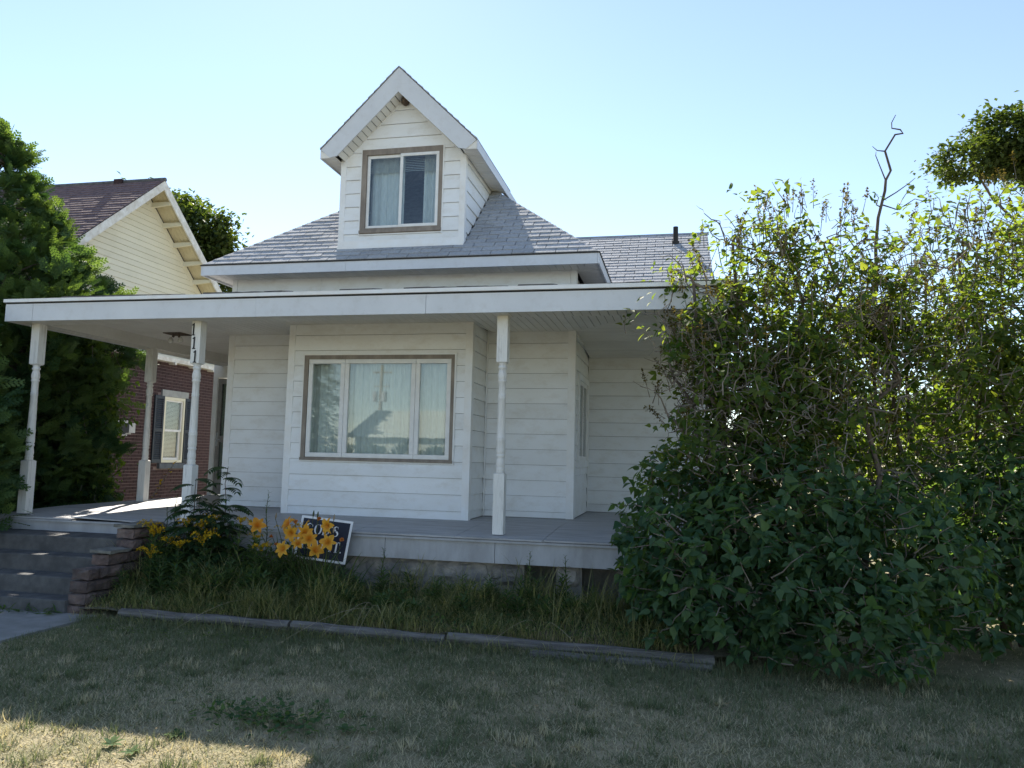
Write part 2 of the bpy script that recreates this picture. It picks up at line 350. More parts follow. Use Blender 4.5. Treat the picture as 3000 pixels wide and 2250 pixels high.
# --- vestibule wall and the back, left and rear walls
wl = part('vestibule_wall', 'trim', H, (-3.08,-2.99,4.6,4.75,.0,2.6), (-2.99,-1.16,4.6,4.75,2.22,2.6), (-1.95,-1.16,4.6,4.75,0,2.22), (-3.08,-2.96,4.75,7.5,-.5,2.6))
part('rear_walls', 'siding', H, (XL,XL+.1,YM+.12,7.5,G,3.5), (XL,6.0,7.4,7.5,G,3.5), (XR-.1,XR,3.87,7.4,2.0,3.5))
d = part('door', 'cream', H, (-2.95,-1.98,4.66,4.71,.03,2.2))
part('storm_door_frame', 'door_grey', d, (-2.965,-2.89,4.60,4.65,.03,2.2), (-2.06,-1.98,4.60,4.65,.03,2.2), (-2.89,-2.06,4.60,4.65,2.1,2.2), (-2.89,-2.06,4.60,4.65,1.0,1.12), (-2.89,-2.06,4.60,4.65,.03,.3))
part('pane', 'glass_dark', d, (-2.89,-2.06,4.622,4.626,.3,1.0)); part('pane', 'glass_dark', d, (-2.89,-2.06,4.622,4.626,1.12,2.1))
MB().tube([(-2.93,4.6,1.05),(-2.93,4.545,1.05),(-2.84,4.545,1.05)], .011, 8).build('door_handle', 'metal', d)
part('lock_plate', 'metal', d, (-2.95,-2.915,4.588,4.60,.93,1.18))

def fold_cloth(x0, x1, z0, z1, y, amp=.02, n=60, seed=1, freq=38, fx=False):
    r = random.Random(seed); ph = r.uniform(0, 6); mb = MB(); vs = []
    for i in range(n+1):
        s = x0+(x1-x0)*i/n; off = amp*(math.sin(s*freq+ph)+.45*math.sin(s*freq*2.3+1.7*ph)+.3*math.sin(s*7))
        for z in (z0, z1): vs.append((s, y+off, z) if not fx else (y+off, s, z))
    return mb.add(vs, [(2*i, 2*i+2, 2*i+3, 2*i+1) for i in range(n)])
# --- picture window: brown casing, three white sashes, panes, curtains behind
wn = part('picture_window', 'casing', H, (WX0,WX1,YB-.034,YB+.05,WZ1-.055,WZ1), (WX0,WX1,YB-.034,YB+.05,WZ0,WZ0+.042), (WX0,WX0+.06,YB-.034,YB+.05,WZ0+.042,WZ1-.055), (WX1-.045,WX1,YB-.034,YB+.05,WZ0+.042,WZ1-.055))
part('channel_trim', 'trim', wn, (WX0-.022,WX1+.022,YB-.03,YB-.004,WZ1,WZ1+.018), (WX0-.02,WX0,YB-.03,YB-.004,WZ0-.02,WZ1), (WX1,WX1+.02,YB-.03,YB-.004,WZ0-.02,WZ1), (WX0,WX1,YB-.03,YB-.004,WZ0-.018,WZ0))
part('sill', 'casing', wn, (WX0-.005,WX1+.005,YB-.048,YB-.03,WZ0,WZ0+.034))
def sash(parent, x0, x1, z0, z1, y, t=.052, dpt=.045, m='sash', glass='glass', inner=True):
    s = part('sash', m, parent, (x0,x1,y-dpt,y,z1-t,z1), (x0,x1,y-dpt,y,z0,z0+t), (x0,x0+t,y-dpt,y,z0+t,z1-t), (x1-t,x1,y-dpt,y,z0+t,z1-t), bevel=.006)
    part('pane', glass, parent, (x0+t-.004,x1-t+.004,y-.022,y-.018,z0+t-.004,z1-t+.004))
    return s
for a, b in ((.589,1.121),(1.124,2.135),(2.138,2.63)): sash(wn, a, b, .788, 2.12, YB+.02, .06)
for k, (a, b) in enumerate(((.56,1.14),(1.12,1.62),(1.6,2.16),(2.12,2.66))): fold_cloth(a, b, .76, 2.15, YB+.14, .014, 70, k, 44).build('curtain', 'curtain', wn, smooth=True)
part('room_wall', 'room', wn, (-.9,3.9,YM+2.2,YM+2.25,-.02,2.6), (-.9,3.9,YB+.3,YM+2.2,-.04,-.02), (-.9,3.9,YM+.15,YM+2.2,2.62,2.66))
# --- side window on the right wall (seen at a slant)
ws = part('side_window', 'trim', H, (XR-.03,XR+.025,2.48,3.64,1.98,2.07), (XR-.03,XR+.035,2.46,3.66,.72,.82), (XR-.03,XR+.025,2.48,2.57,.82,1.98), (XR-.03,XR+.025,3.55,3.64,.82,1.98))
part('sash', 'sash', ws, (XR-.02,XR+.008,2.57,3.55,1.92,1.98), (XR-.02,XR+.008,2.57,3.55,.82,.88), (XR-.02,XR+.008,2.57,2.63,.88,1.92), (XR-.02,XR+.008,3.49,3.55,.88,1.92), (XR-.02,XR+.008,3.04,3.10,.88,1.92))
part('pane', 'glass_dark', ws, (XR-.01,XR-.006,2.63,3.04,.88,1.92)); part('pane', 'glass_dark', ws, (XR-.01,XR-.006,3.10,3.49,.88,1.92))
fold_cloth(2.5, 3.62, .8, 2.0, XR-.16, .012, 40, 3, 40, True).build('curtain', 'curtain', ws, smooth=True)

# --- main hip roof
EX0, EX1, EY, EZ, PM = -1.40, 4.50, 1.65, 3.60, .84
hx = (EX0+EX1)/2; hw = (EX1-EX0)/2; AP = Vector((hx, EY+hw, EZ+PM*hw)); yb_ = EY+2*hw
rf = MB().add([(EX0,EY,EZ-.02),(EX1,EY,EZ-.02),(EX1,yb_,EZ-.02),(EX0,yb_,EZ-.02),tuple(AP-Vector((0,0,.02)))], [(0,1,4),(1,2,4),(2,3,4),(3,0,4),(3,2,1,0)]).build('main_roof', 'roofing', H)
cs = 1/math.sqrt(1+PM*PM); sn = PM*cs
DX0, DX1, DY, DC = .63, 2.545, 1.95, 1.588                 # dormer walls
def roof_map(y0, z0, c_, s_):
    return lambda u, t, d: (u, y0+t*c_-d*s_, z0+t*s_+d*c_)
def shingle_field(parent, fmap, x0f, x1f, t0, t1, exp, w, skip=lambda x, t: False, th=.011, m='shingle', jit=.003):
    """one object per tab; whole tabs share one mesh, tabs at the hips are cut"""
    shared = None; row = 0; t = t0
    def tab(poly, tb):
        n = len(poly); dep = lambda q: th-(q-tb)/exp*th*.75
        fr = [fmap(a, q, dep(q)) for a, q in poly]; bk = [fmap(a, q, -.012) for a, q in poly]
        return MB().add(fr+bk, [tuple(range(n)), tuple(range(2*n-1, n-1, -1))]+[(i, n+i, n+(i+1)%n, (i+1)%n) for i in range(n)])
    while t < t1-.01:
        a, b = x0f(t), x1f(t); x = math.floor(a/w)*w-(row%2)*w*.5
        te = min(t+exp+.004, t1)
        while x < b:
            xa, xb = x+.005, x+w-.005
            if not skip((xa+xb)/2, t):
                full = xa > max(x0f(t), x0f(te))+.002 and xb < min(x1f(t), x1f(te))-.002 and abs(te-t-exp-.004) < 1e-6
                if full:
                    if shared is None:
                        shared = tab([(0,t),(w-.010,t),(w-.010,te),(0,te)], t); base = fmap(0, t, 0)
                        me = bpy.data.meshes.new('shingle'); me.from_pydata([tuple(Vector(q)-Vector(base)) for q in shared.v], [], shared.f); me.materials.append(MATS[m]); shared = me
                    o = link('shingle', shared, parent); o.location = Vector(fmap(xa, t, random.uniform(0, jit)))-wloc(parent); o.rotation_euler = (random.uniform(-.012,.012), random.uniform(-.008,.008), random.uniform(-.006,.006))
                else:
                    pl = [(xa,t),(xb,t),(xb,te),(xa,te)]
                    # clip to the slanted sides (straight lines in x,t)
                    for f, sgn in ((x0f, -1), (x1f, 1)):
                        k = (f(t1)-f(t0))/(t1-t0); c0 = f(t0)-k*t0
                        pl = clip(pl, sgn, -sgn*k, sgn*c0)
                        if len(pl) < 3: break
                    if len(pl) >= 3: tab(pl, t).build('shingle', m, parent)
            x += w
        t += exp; row += 1
sl_len = hw/cs
rm = roof_map(EY-.015, EZ, cs, sn)
shingle_field(rf, rm, lambda t: EX0+t*cs, lambda t: EX1-t*cs, 0, sl_len*.93, .135, .302,
              skip=lambda x, t: (DX0+.12 < x < DX1-.12 and t*cs > DY-EY+.15) or (DX0-.9 < x < DX1+.9 and t*cs > 2.35) )
# hip caps
def caps(parent, a, b, n, wd=.15):
    a, b = Vector(a), Vector(b); d = (b-a)/n; side = Vector((d.y, -d.x, 0)).normalized()
    for i in range(n):
        p, q = a+d*i, a+d*(i+1.06); dn = Vector((0,0,-wd*.62))
        lift = Vector((0,0,.014)); lo = Vector((0,0,.004))
        l1, r1, l2, r2_ = p+side*wd+dn+lift, p-side*wd+dn+lift, q+side*wd+dn+lo, q-side*wd+dn+lo
        vs = [l1, p+lift*1.3, r1, l2, q+lo*1.3, r2_]; dk = [v-Vector((0,0,.012)) for v in vs]
        MB().add(vs+dk, [(0,1,4,3),(1,2,5,4),(9,10,7,6),(10,11,8,7),(0,6,7,1),(1,7,8,2),(3,4,10,9),(4,5,11,10),(0,3,9,6),(2,8,11,5)]).build('hip_cap', 'shingle', parent)
caps(rf, (EX0+.10,EY+.10,EZ+.084), AP, 29); caps(rf, (EX1-.10,EY+.10,EZ+.084), AP, 29)
part('fascia_board', 'fascia', rf, (EX0,.9,EY-.02,EY+.003,EZ-.165,EZ-.022)); part('fascia_board', 'fascia', rf, (.904,EX1,EY-.02,EY+.003,EZ-.165,EZ-.022))
part('fascia_board', 'fascia', rf, (EX1-.003,EX1+.02,EY-.02,yb_,EZ-.165,EZ-.022)); part('fascia_board', 'fascia', rf, (EX0-.02,EX0+.003,EY-.02,yb_,EZ-.165,EZ-.022))
part('drip_edge', 'pipe', rf, (EX0-.03,EX1+.03,EY-.032,EY,EZ-.022,EZ-.004), (EX1,EX1+.032,EY,yb_,EZ-.022,EZ-.004), (EX0-.032,EX0,EY,yb_,EZ-.022,EZ-.004))
def slats_x(parent, x0, x1, yf, zf, w=.1, name='soffit_slat', m='soffit', th=.012):
    """slats that run along Y, side by side in X; yf(x) -> (y0,y1), zf(y) -> underside height"""
    n = max(1, round((x1-x0)/w)); w = (x1-x0)/n
    for i in range(n):
        a, b = x0+i*w+.004, x0+(i+1)*w-.004; (p0, p1), (q0, q1) = yf(a), yf(b)
        if min(p1-p0, q1-q0) < .01: continue
        MB().hexa([(a,p0,zf(p0)),(b,q0,zf(q0)),(b,q1,zf(q1)),(a,p1,zf(p1)),(a,p0,zf(p0)+th),(b,q0,zf(q0)+th),(b,q1,zf(q1)+th),(a,p1,zf(p1)+th)]).build(name, m, parent)
def slats_y(parent, y0, y1, xf, zf, w=.1, name='soffit_slat', m='soffit', th=.012):
    n = max(1, round((y1-y0)/w)); w = (y1-y0)/n
    for i in range(n):
        a, b = y0+i*w+.004, y0+(i+1)*w-.004; (p0, p1), (q0, q1) = xf(a), xf(b)
        if min(p1-p0, q1-q0) < .01: continue
        MB().hexa([(p0,a,zf(a)),(p1,a,zf(a)),(q1,b,zf(b)),(q0,b,zf(b)),(p0,a,zf(a)+th),(p1,a,zf(a)+th),(q1,b,zf(b)+th),(q0,b,zf(b)+th)]).build(name, m, parent)
slats_x(rf, EX0, EX1, lambda x: (EY+.003+max(0, 0), YM if XL < x < XR else EY+max(.02, min(x-EX0, EX1-x)*1.5)), lambda y: 3.462)
slats_y(rf, EY+.02, yb_-.3, lambda y: (XR+.012, EX1-.003) if y > YM else (EX1-.05-(y-EY)*.6, EX1-.003), lambda y: 3.4625)
slats_y(rf, EY+.02, yb_-.3, lambda y: (EX0+.003, XL-.012) if y > YM else (EX0+.003, EX0+.05+(y-EY)*.5), lambda y: 3.4625)
part('soffit_backing', 'groove', rf, (EX0,EX1,EY,YM,3.478,3.484), (XR,EX1,YM,yb_,3.478,3.484), (EX0,XL,YM,yb_,3.478,3.484))

# --- dormer
DB, DE, DA = 3.80, 5.18, 6.10                       # wall base, wall top at the corners, wall apex
dw = MB().add([(DX0+.02,DY+.007,DB),(DX1-.02,DY+.007,DB),(DX1-.02,DY+.007,DE),(DC,DY+.007,DA),(DX0+.02,DY+.007,DE),
    (DX0+.02,4.6,DB+.6),(DX1-.02,4.6,DB+.6),(DX1-.02,4.6,DE),(DC,4.6,DA),(DX0+.02,4.6,DE)], [(0,5,9,4),(1,2,7,6)])
DWX0, DWX1, DWZ0, DWZ1 = .957, 2.208, 4.055, 5.335
for b in ((DX0+.02,DWX0,DY+.007,DY+.05,DB,DE),(DWX1,DX1-.02,DY+.007,DY+.05,DB,DE),(DWX0,DWX1,DY+.007,DY+.05,DB,DWZ0)): dw.box(*b)
dw.prism([(DX0+.02,DY+.007,DE),(DWX0,DY+.007,DE),(DWX0,DY+.007,DWZ1),(DWX1,DY+.007,DWZ1),(DWX1,DY+.007,DE),(DX1-.02,DY+.007,DE),(DC,DY+.007,DA)], (0,.04,0))
dw = dw.build('dormer_wall', 'lap_shadow', H)
sl = (DA-DE)/(DC-DX0)
gc = [(-sl, 1, DE-sl*DX0+.02), (sl, 1, DE+sl*DX1+.02)]
planks(dw, FY(DY), DX0+.075, DX1-.075, DB+.16, DA, DB+.265, .206, holes=[(DWX0-.018,DWX1+.018,DWZ0-.018,DWZ1+.018)], cuts=gc)
part('apron_board', 'trim', dw, (DX0,DX1,DY-.018,DY+.006,DB+.07,DB+.16))
part('flashing', 'trim', dw, (DX0-.01,DX1+.01,DY-.05,DY,DB+.035,DB+.075))
for a, b in ((DX0-.012,DX0+.075),(DX1-.075,DX1+.012)): part('corner_board', 'trim', dw, (a,b,DY-.02,DY+.07,DB+.05,DE+.03))
zr = lambda y: EZ+PM*(y-EY)
planks(dw, FX(DX1-.013), DY+.07, 3.75, DB, DE+.05, DB+.265, .206, cuts=[(PM, -1, PM*EY-EZ-.02)], flip=True)
# dormer window
dn = part('dormer_window', 'casing', H, (DWX0,DWX1,DY-.03,DY+.04,DWZ1-.085,DWZ1), (DWX0,DWX1,DY-.03,DY+.04,DWZ0,DWZ0+.085), (DWX0,DWX0+.075,DY-.03,DY+.04,DWZ0+.085,DWZ1-.085), (DWX1-.055,DWX1,DY-.03,DY+.04,DWZ0+.085,DWZ1-.085))
part('channel_trim', 'trim', dn, (DWX0-.018,DWX1+.018,DY-.026,DY-.004,DWZ1,DWZ1+.016), (DWX0-.018,DWX0,DY-.026,DY-.004,DWZ0,DWZ1), (DWX1,DWX1+.018,DY-.026,DY-.004,DWZ0-.03,DWZ1), (DWX0-.018,DWX1,DY-.026,DY-.004,DWZ0-.016,DWZ0))
part('sill', 'casing', dn, (DWX0-.004,DWX1+.004,DY-.05,DY-.03,DWZ0+.01,DWZ0+.05))
a0, a1, z0_, z1_ = DWX0+.075, DWX1-.055, DWZ0+.085, DWZ1-.085
sash(dn, a0, 1.60, z0_, z1_, DY+.03, .045, .03, glass='glass_soft'); sash(dn, 1.555, a1, z0_, z1_, DY-.002, .045, .03, glass='glass_soft')
fold_cloth(a0, 1.57, z0_-.05, z1_+.05, DY+.16, .013, 60, 8, 55).build('curtain', 'curtain', dn, smooth=True)
fold_cloth(1.86, a1+.1, z0_-.05, z1_+.05, DY+.17, .013, 40, 9, 60).build('curtain', 'curtain', dn, smooth=True)
mb = MB()
for i in range(9): z = z1_-.02-i*.026; mb.hexa([(a0,DY+.1,z),(a1,DY+.1,z),(a1,DY+.122,z+.014),(a0,DY+.122,z+.014),(a0,DY+.1,z+.003),(a1,DY+.1,z+.003),(a1,DY+.122,z+.017),(a0,DY+.122,z+.017)])
mb.build('blind', 'blind', dn)
# dormer roof: two slabs, rake boards, soffit, shingles
RY = DY-.30; RA = 6.44; RE = 5.275; RX0, RX1 = DC-1.17, DC+1.19
dr = MB()
for sx, xe in ((-1,RX0),(1,RX1)):
    th = .05; dr.hexa([(DC,RY+.02,RA-th),(xe,RY+.02,RE-th+.01),(xe,4.7,RE-th+.01),(DC,4.7,RA-th),(DC,RY+.02,RA-.012),(xe,RY+.02,RE-.002),(xe,4.7,RE-.002),(DC,4.7,RA-.012)] if sx > 0 else
      [(xe,RY+.02,RE-th+.01),(DC,RY+.02,RA-th),(DC,4.7,RA-th),(xe,4.7,RE-th+.01),(xe,RY+.02,RE-.002),(DC,RY+.02,RA-.012),(DC,4.7,RA-.012),(xe,4.7,RE-.002)])
dr = dr.build('dormer_roof', 'roofing', H)
for sx, xe in ((-1,RX0),(1,RX1)):                      # shingle courses seen edge-on at the rake
    n = 13; dx = (xe-DC)/n; dz = (RE-RA)/n
    for i in range(n):
        a, b = Vector((DC+dx*i, RY-.012, RA+dz*i)), Vector((DC+dx*(i+1.1), RY-.012, RA+dz*(i+1.1))); up = Vector((0,0,.006+.004*random.random())); up2 = Vector((0,0,.02+.006*random.random()))
        pl = [a, b, b+up2, a+up]
        MB().prism(pl if sx < 0 else pl, (0, 2.2, 0)).build('shingle_course', 'shingle', dr)
    rk = [(DC,RY,RA-.012),(xe,RY,RE-.012),(xe+.145*-sx,RY,RE-.135),(xe+.255*-sx,RY,RE-.115),(DC,RY,RA-.375)]
    MB().prism(rk if sx < 0 else rk[::-1], (0,.02,0)).build('rake_board', 'fascia', dr)
    tri_ = [(xe,RY+.012,RE-.02),(xe,RY+.012,RE-.138),(xe+.16*-sx,RY+.012,RE-.136)]
    MB().prism(tri_ if sx < 0 else tri_[::-1], (0,.008,0)).build('rake_return', 'soffit', dr)
    part('eave_fascia', 'fascia', dr, ((xe-.003,xe+.012) if sx > 0 else (xe-.012,xe+.003))+(RY+.02,4.3,RE-.14,RE-.012))
    # soffit slats under the rake overhang and flat eave soffit
    n = 13; xa, xb = DC, xe+.255*-sx
    for i in range(n):
        t0, t1 = i/n+.006, (i+1)/n-.006; P = lambda t, y: Vector((xa+(xb-xa)*t, y, RA-.34+(RE-.10-(RA-.34))*t))
        c = [P(t0,RY+.02), P(t1,RY+.02), P(t1,DY), P(t0,DY)]; c2_ = [q+Vector((0,0,.012)) for q in c]
        MB().hexa(c+c2_ if sx > 0 else c[::-1]+c2_[::-1]).build('soffit_slat', 'soffit', dr)
    xs_ = (DX1+.012, xe-.003) if sx > 0 else (xe+.003, DX0-.012)
    slats_y(dr, RY+.02, 3.6, lambda y: xs_, lambda y: RE-.11)
    tr = [(DC,DY-.018,DA+.0),(DC,DY-.018,DA-.04),((DX1 if sx > 0 else DX0),DY-.018,DE-.03),((DX1 if sx > 0 else DX0),DY-.018,DE+.01)]
    MB().prism(tr if sx > 0 else tr[::-1], (0,.012,0)).build('frieze_trim', 'trim', dr)

# --- wing roof at the right, with its vent pipe
WE, WZ, WM_ = 3.40, 3.32, .70; wc = 1/math.sqrt(1+WM_**2); wsn = WM_*wc; WRY = 5.8; WRZ = WZ+WM_*(WRY-WE)
wf = MB().add([(3.2,WE,WZ-.02),(6.1,WE,WZ-.02),(6.06,WRY,WRZ-.02),(3.2,WRY,WRZ-.02),(6.1,8.2,WZ-.02),(3.2,8.2,WZ-.02),(6.1,WE,WZ-.06),(6.1,8.2,WZ-.06)], [(0,1,2,3),(3,2,4,5),(1,6,7,4,2)]).build('wing_roof', 'roofing', H)
shingle_field(wf, roof_map(WE-.01, WZ, wc, wsn), lambda t: 3.3, lambda t: 6.1-.015*t, 0, (WRY-WE)/wc, .128, .302, skip=lambda x, t: t < .6 or (x < 4.35 and t*wc < .8))
MB().tube([(3.2,WRY,WRZ+.0),(6.08,WRY,WRZ+.0)], .03, 6).build('ridge_cap', 'shingle', wf)
part('fascia_board', 'fascia', wf, (4.45,6.1,WE-.02,WE,WZ-.16,WZ-.022))
vp = MB().tube([(5.49,5.4,4.66),(5.49,5.4,5.03)], .045, 12).tube([(5.49,5.4,4.66),(5.49,5.4,4.76)], .066, 12).build('vent_pipe', 'pipe', wf)

# --- porch roof, fascia, ceiling, beams
PX0, PX1, PY = -2.90, 6.22, -.25
pr_ = MB(); o4 = [(PX0,PY,2.66),(PX1,PY,2.66),(PX1,3.72,2.66),(XR,3.72,3.24),(XR,YM,3.26),(XL,YM,3.26),(XL,4.95,3.26),(PX0,4.95,2.66)]
pr_.add(o4+[(a,b,c-.03) for a, b, c in o4], [(0,1,4,5),(1,2,3,4),(0,5,6,7),(8,13,12,9),(9,12,11,10),(8,15,14,13)])
pr_ = pr_.build('porch_roof', 'porch_felt', H)
for i in range(24):                                    # loose, curled bits of roofing felt along the edge
    x = random.uniform(PX0, 5.8); l_ = random.uniform(.15,.5)
    MB().hexa([(x,PY-.02,2.716),(x+l_,PY-.02,2.716),(x+l_,PY+.25,2.78),(x,PY+.25,2.78),(x,PY-.025,2.722+random.random()*.012),(x+l_,PY-.025,2.722+random.random()*.014),(x+l_,PY+.25,2.786),(x,PY+.25,2.786)]).build('felt_edge', 'roofing', pr_)
seams = [PX0, -2.484, .653, 2.77, PX1]
for a, b in zip(seams[:-1], seams[1:]): part('fascia_board', 'fascia', pr_, (a+.002,b-.002,PY-.002+random.uniform(0,.004),PY+.02,2.432,2.652))
part('drip_edge', 'trim', pr_, (PX0-.01,1.72,PY-.03,PY+.02,2.672,2.713), (1.724,PX1+.01,PY-.032,PY+.02,2.672,2.715))
part('edge_shadow', 'black', pr_, (PX0,PX1,PY+.006,PY+.03,2.652,2.672))  # black strip painted in as the shadow between fascia and drip edge
part('fascia_board', 'fascia', pr_, (PX0-.002,PX0+.02,PY+.02,4.95,2.432,2.652)); part('fascia_board', 'fascia', pr_, (PX1-.02,PX1+.002,PY+.02,3.75,2.432,2.652))
part('drip_edge', 'trim', pr_, (PX0-.02,PX0+.02,PY+.02,4.95,2.672,2.713)); part('drip_edge', 'trim', pr_, (PX1-.02,PX1+.02,PY+.02,3.75,2.672,2.713))
ce = part('porch_ceiling', 'groove', H, (PX0+.02,PX1-.02,.125,YM,2.632,2.65), (PX0+.02,XL,YM,4.6,2.632,2.65), (PX0+.02,PX1-.02,PY+.02,.11,2.456,2.47), (PX0+.02,-2.745,.11,4.9,2.456,2.47), (6.07,PX1-.02,.11,3.75,2.456,2.47))
slats_x(ce, PX0+.02, PX1-.02, lambda x: (PY+.02, .11), lambda y: 2.44, .1)
mit_l = lambda x: YM-(XL-x)*(YM-.125)/(XL+2.62); mit_r = lambda x: YM-(x-XR)*(YM-.125)/(5.95-XR)
def yfront(x):
    if x < XL: return (.125, mit_l(x))
    if x > XR: return (.125, mit_r(x))
    return (.125, YB-.001 if bx0-.012 < x < bx1+.012 else YM-.001)
slats_x(ce, -2.62, 5.95, yfront, lambda y: 2.605, .1)
slats_y(ce, .125, 4.6, lambda y: (-2.62, (XL-(YM-y)*(XL+2.62)/(YM-.125)-.012) if y < YM else XL-.01), lambda y: 2.6055, .11)
slats_y(ce, .125, 3.745, lambda y: ((XR+(YM-y)*(5.95-XR)/(YM-.125)+.012) if y < YM else XR+.02, 5.95), lambda y: 2.6055-max(0, y-YM)*.10, .11)
slats_y(ce, .11, 4.9, lambda y: (PX0+.02, -2.745), lambda y: 2.441, .12)
bm_ = part('porch_beam', 'soffit', H, (-2.742,-2.622,.125,4.6,2.446,2.62)); part('porch_beam', 'soffit', H, (5.952,6.07,.125,3.75,2.446,2.62)); part('porch_beam', 'soffit', H, (-2.742,6.07,.112,.123,2.443,2.62))

# --- porch floor, skirt, foundation
FZ = lambda y: min(.02, -.03+.045*(y+.2)) if y < .9 else .02
fl = part('porch_floor', 'dark', H, (-2.93,6.15,-.1,YM,-.12,-.045), (-2.93,XL,YM,4.6,-.12,-.045), (XR,6.15,YM,3.75,-.12,-.045))
def sheet(x0, x1, y0, y1, lift=0, tilt=0):
    n = 6; vs = []
    for i in range(n+1):
        y = y0+(y1-y0)*i/n; k = lift*max(0, 1-(y-y0)/.9)
        vs += [(x0, y, FZ(y)+k+tilt*max(0, 1-(y-y0)/.9)), (x1, y, FZ(y)+k)]
    f = [(2*i, 2*i+1, 2*i+3, 2*i+2) for i in range(n)]
    m_ = len(vs); vs2 = vs+[(a,b,c-.016) for a, b, c in vs]
    f += [tuple(q+m_ for q in t[::-1]) for t in f]+[(m_,m_+1,1,0),(2*n,2*n+1,m_+2*n+1,m_+2*n)]+[(2*i, 2*i+2, m_+2*i+2, m_+2*i) for i in range(n)]+[(2*i+1, m_+2*i+1, m_+2*i+3, 2*i+3) for i in range(n)]
    return MB().add(vs2, f).build('floor_sheet', 'floor_paint', fl)
ex = [-2.95, -1.72, -.52, .72, 1.96, 3.17, 4.15, 5.2, 6.18]
for i, (a, b) in enumerate(zip(ex[:-1], ex[1:])):
    y1 = YM if b > XL else 2.3
    sheet(a+.003, b-.003, -.20-.008*(i%2), y1-.003 if b <= XL or not (bx0 < (a+b)/2 < bx1) else YB-.003, 0, .03 if i == 1 else 0)
sheet(bx1+.003, 3.168, YB-.001, YM-.003)
pass
sheet(-2.947, XL-.003, 2.302, 4.6); sheet(XR+.003, 6.18, YM+.003, 3.745); None
sk = part('porch_skirt', 'dark', H, (-2.9,6.1,-.13,-.11,-.29,-.06))
for a, b in zip([-2.92, -.62, 2.36, 3.62, 6.15], [-.62, 2.36, 3.62, 6.15, 9]):
    if a < 6: part('skirt_board', 'skirt_paint', sk, (a+.003,min(b,6.15)-.003,-.172+random.uniform(0,.004),-.135,-.300,-.052))
part('skirt_board', 'skirt_paint', sk, (-2.94,-2.92,-.13,4.6,-.3,-.05)); part('skirt_board', 'skirt_paint', sk, (6.13,6.15,-.13,3.75,-.3,-.05))
part('batten', 'skirt_paint', sk, (-2.92,1.9,-.205,-.174,-.075,-.052), (1.9,6.15,-.20,-.173,-.078,-.055))
fo = part('foundation', 'mortar', H, (-.35,3.92,-.02,.12,G-.1,-.30), (4.27,4.55,-.02,.12,G-.1,-.30), (4.95,5.15,-.02,.12,G-.1,-.3), (5.5,6.1,-.02,.12,G-.1,-.3), (-2.9,6.1,.6,.65,G-.1,-.2))
def rock(cx, cz, w, h, y, seed, parent):
    r = random.Random(seed); n = 11; vs = []; 
    ring = [(cx+w*.5*math.copysign(abs(math.cos(t))**.55, math.cos(t))*r.uniform(.90,1.03), cz+h*.5*math.copysign(abs(math.sin(t))**.55, math.sin(t))*r.uniform(.88,1.03)) for t in [2*math.pi*i/n for i in range(n)]]
    inn = [(cx+(a-cx)*.62+r.uniform(-.01,.01), cz+(b-cz)*.62+r.uniform(-.01,.01)) for a, b in ring]
    vs = [(a,y+.05,b) for a, b in ring]+[(a,y-.012+r.uniform(-.008,.008),b) for a, b in ring]+[(a,y-.045+r.uniform(-.014,.014),b) for a, b in inn]+[(cx,y-.05,cz)]
    f = [(i,(i+1)%n,n+(i+1)%n,n+i) for i in range(n)]+[(n+i,n+(i+1)%n,2*n+(i+1)%n,2*n+i) for i in range(n)]+[(2*n+i,2*n+(i+1)%n,3*n) for i in range(n)]
    MB().add(vs, f).build('stone', 'stone', parent)
r_ = random.Random(4); k = 0
for (xa, xb) in ((-.35,3.92),(4.27,4.55),(4.95,5.15),(5.5,6.1)):
    for row, (zc, hh) in enumerate(((-.42,.25),(-.68,.26))):
        x = xa-.05*row
        while x < xb-.08:
            w_ = min(r_.uniform(.36,.95), xb-x); 
            if xb-x-w_ < .15: w_ = xb-x
            rock(x+w_/2, zc+r_.uniform(-.02,.02), w_-.025, hh-.02, -.02, k, fo); k += 1; x += w_

# --- turned posts with the house number
PROF = [(.046,1.902),(.048,1.895),(.040,1.885),(.040,1.868),(.050,1.862),(.050,1.845),(.041,1.835),(.040,1.82),(.045,1.80),(.051,1.775),(.052,1.75),(.048,1.725),(.043,1.715),(.050,1.705),(.050,1.692),(.041,1.682),
 (.0415,1.55),(.0415,1.545),(.045,1.54),(.045,1.528),(.042,1.522),(.045,1.515),(.045,1.503),(.042,1.498),(.048,1.10),(.0485,1.065),(.0515,1.06),(.0515,1.045),(.049,1.04),(.0515,1.035),(.0515,1.02),(.049,1.015),
 (.051,.92),(.051,.895),(.047,.882),(.044,.876),(.051,.868),(.051,.852),(.045,.842),(.044,.82),(.049,.795),(.051,.765),(.048,.735),(.045,.722),(.051,.714),(.051,.70),(.047,.692),(.05,.68),(.052,.664)]
def post(cx, cy, zb=-.012, hs=.061):
    mb = MB(); mb.lathe(PROF[::-1], cx, cy, 20)
    for z0, z1, ch in ((zb,.664,1),(1.902,2.442,0)):
        c = .012
        rings = [(hs,z0),(hs,z1-c),(hs-.014,z1)] if ch else [(hs-.014,z0),(hs,z0+c),(hs,z1)]
        k0 = len(mb.v)
        for h, z in rings: mb.v += [(cx-h,cy-h,z),(cx+h,cy-h,z),(cx+h,cy+h,z),(cx-h,cy+h,z)]
        for i in range(2):
            for j in range(4): mb.f.append((k0+i*4+j, k0+i*4+(j+1)%4, k0+i*4+4+(j+1)%4, k0+i*4+4+j))
        mb.f += [(k0+3,k0+2,k0+1,k0), (k0+8,k0+9,k0+10,k0+11)]
    o = mb.build('porch_post', 'post_paint', H)
    o.data.polygons.foreach_set('use_smooth', [i < len(PROF)*20-20 for i in range(len(o.data.polygons))])
    return o
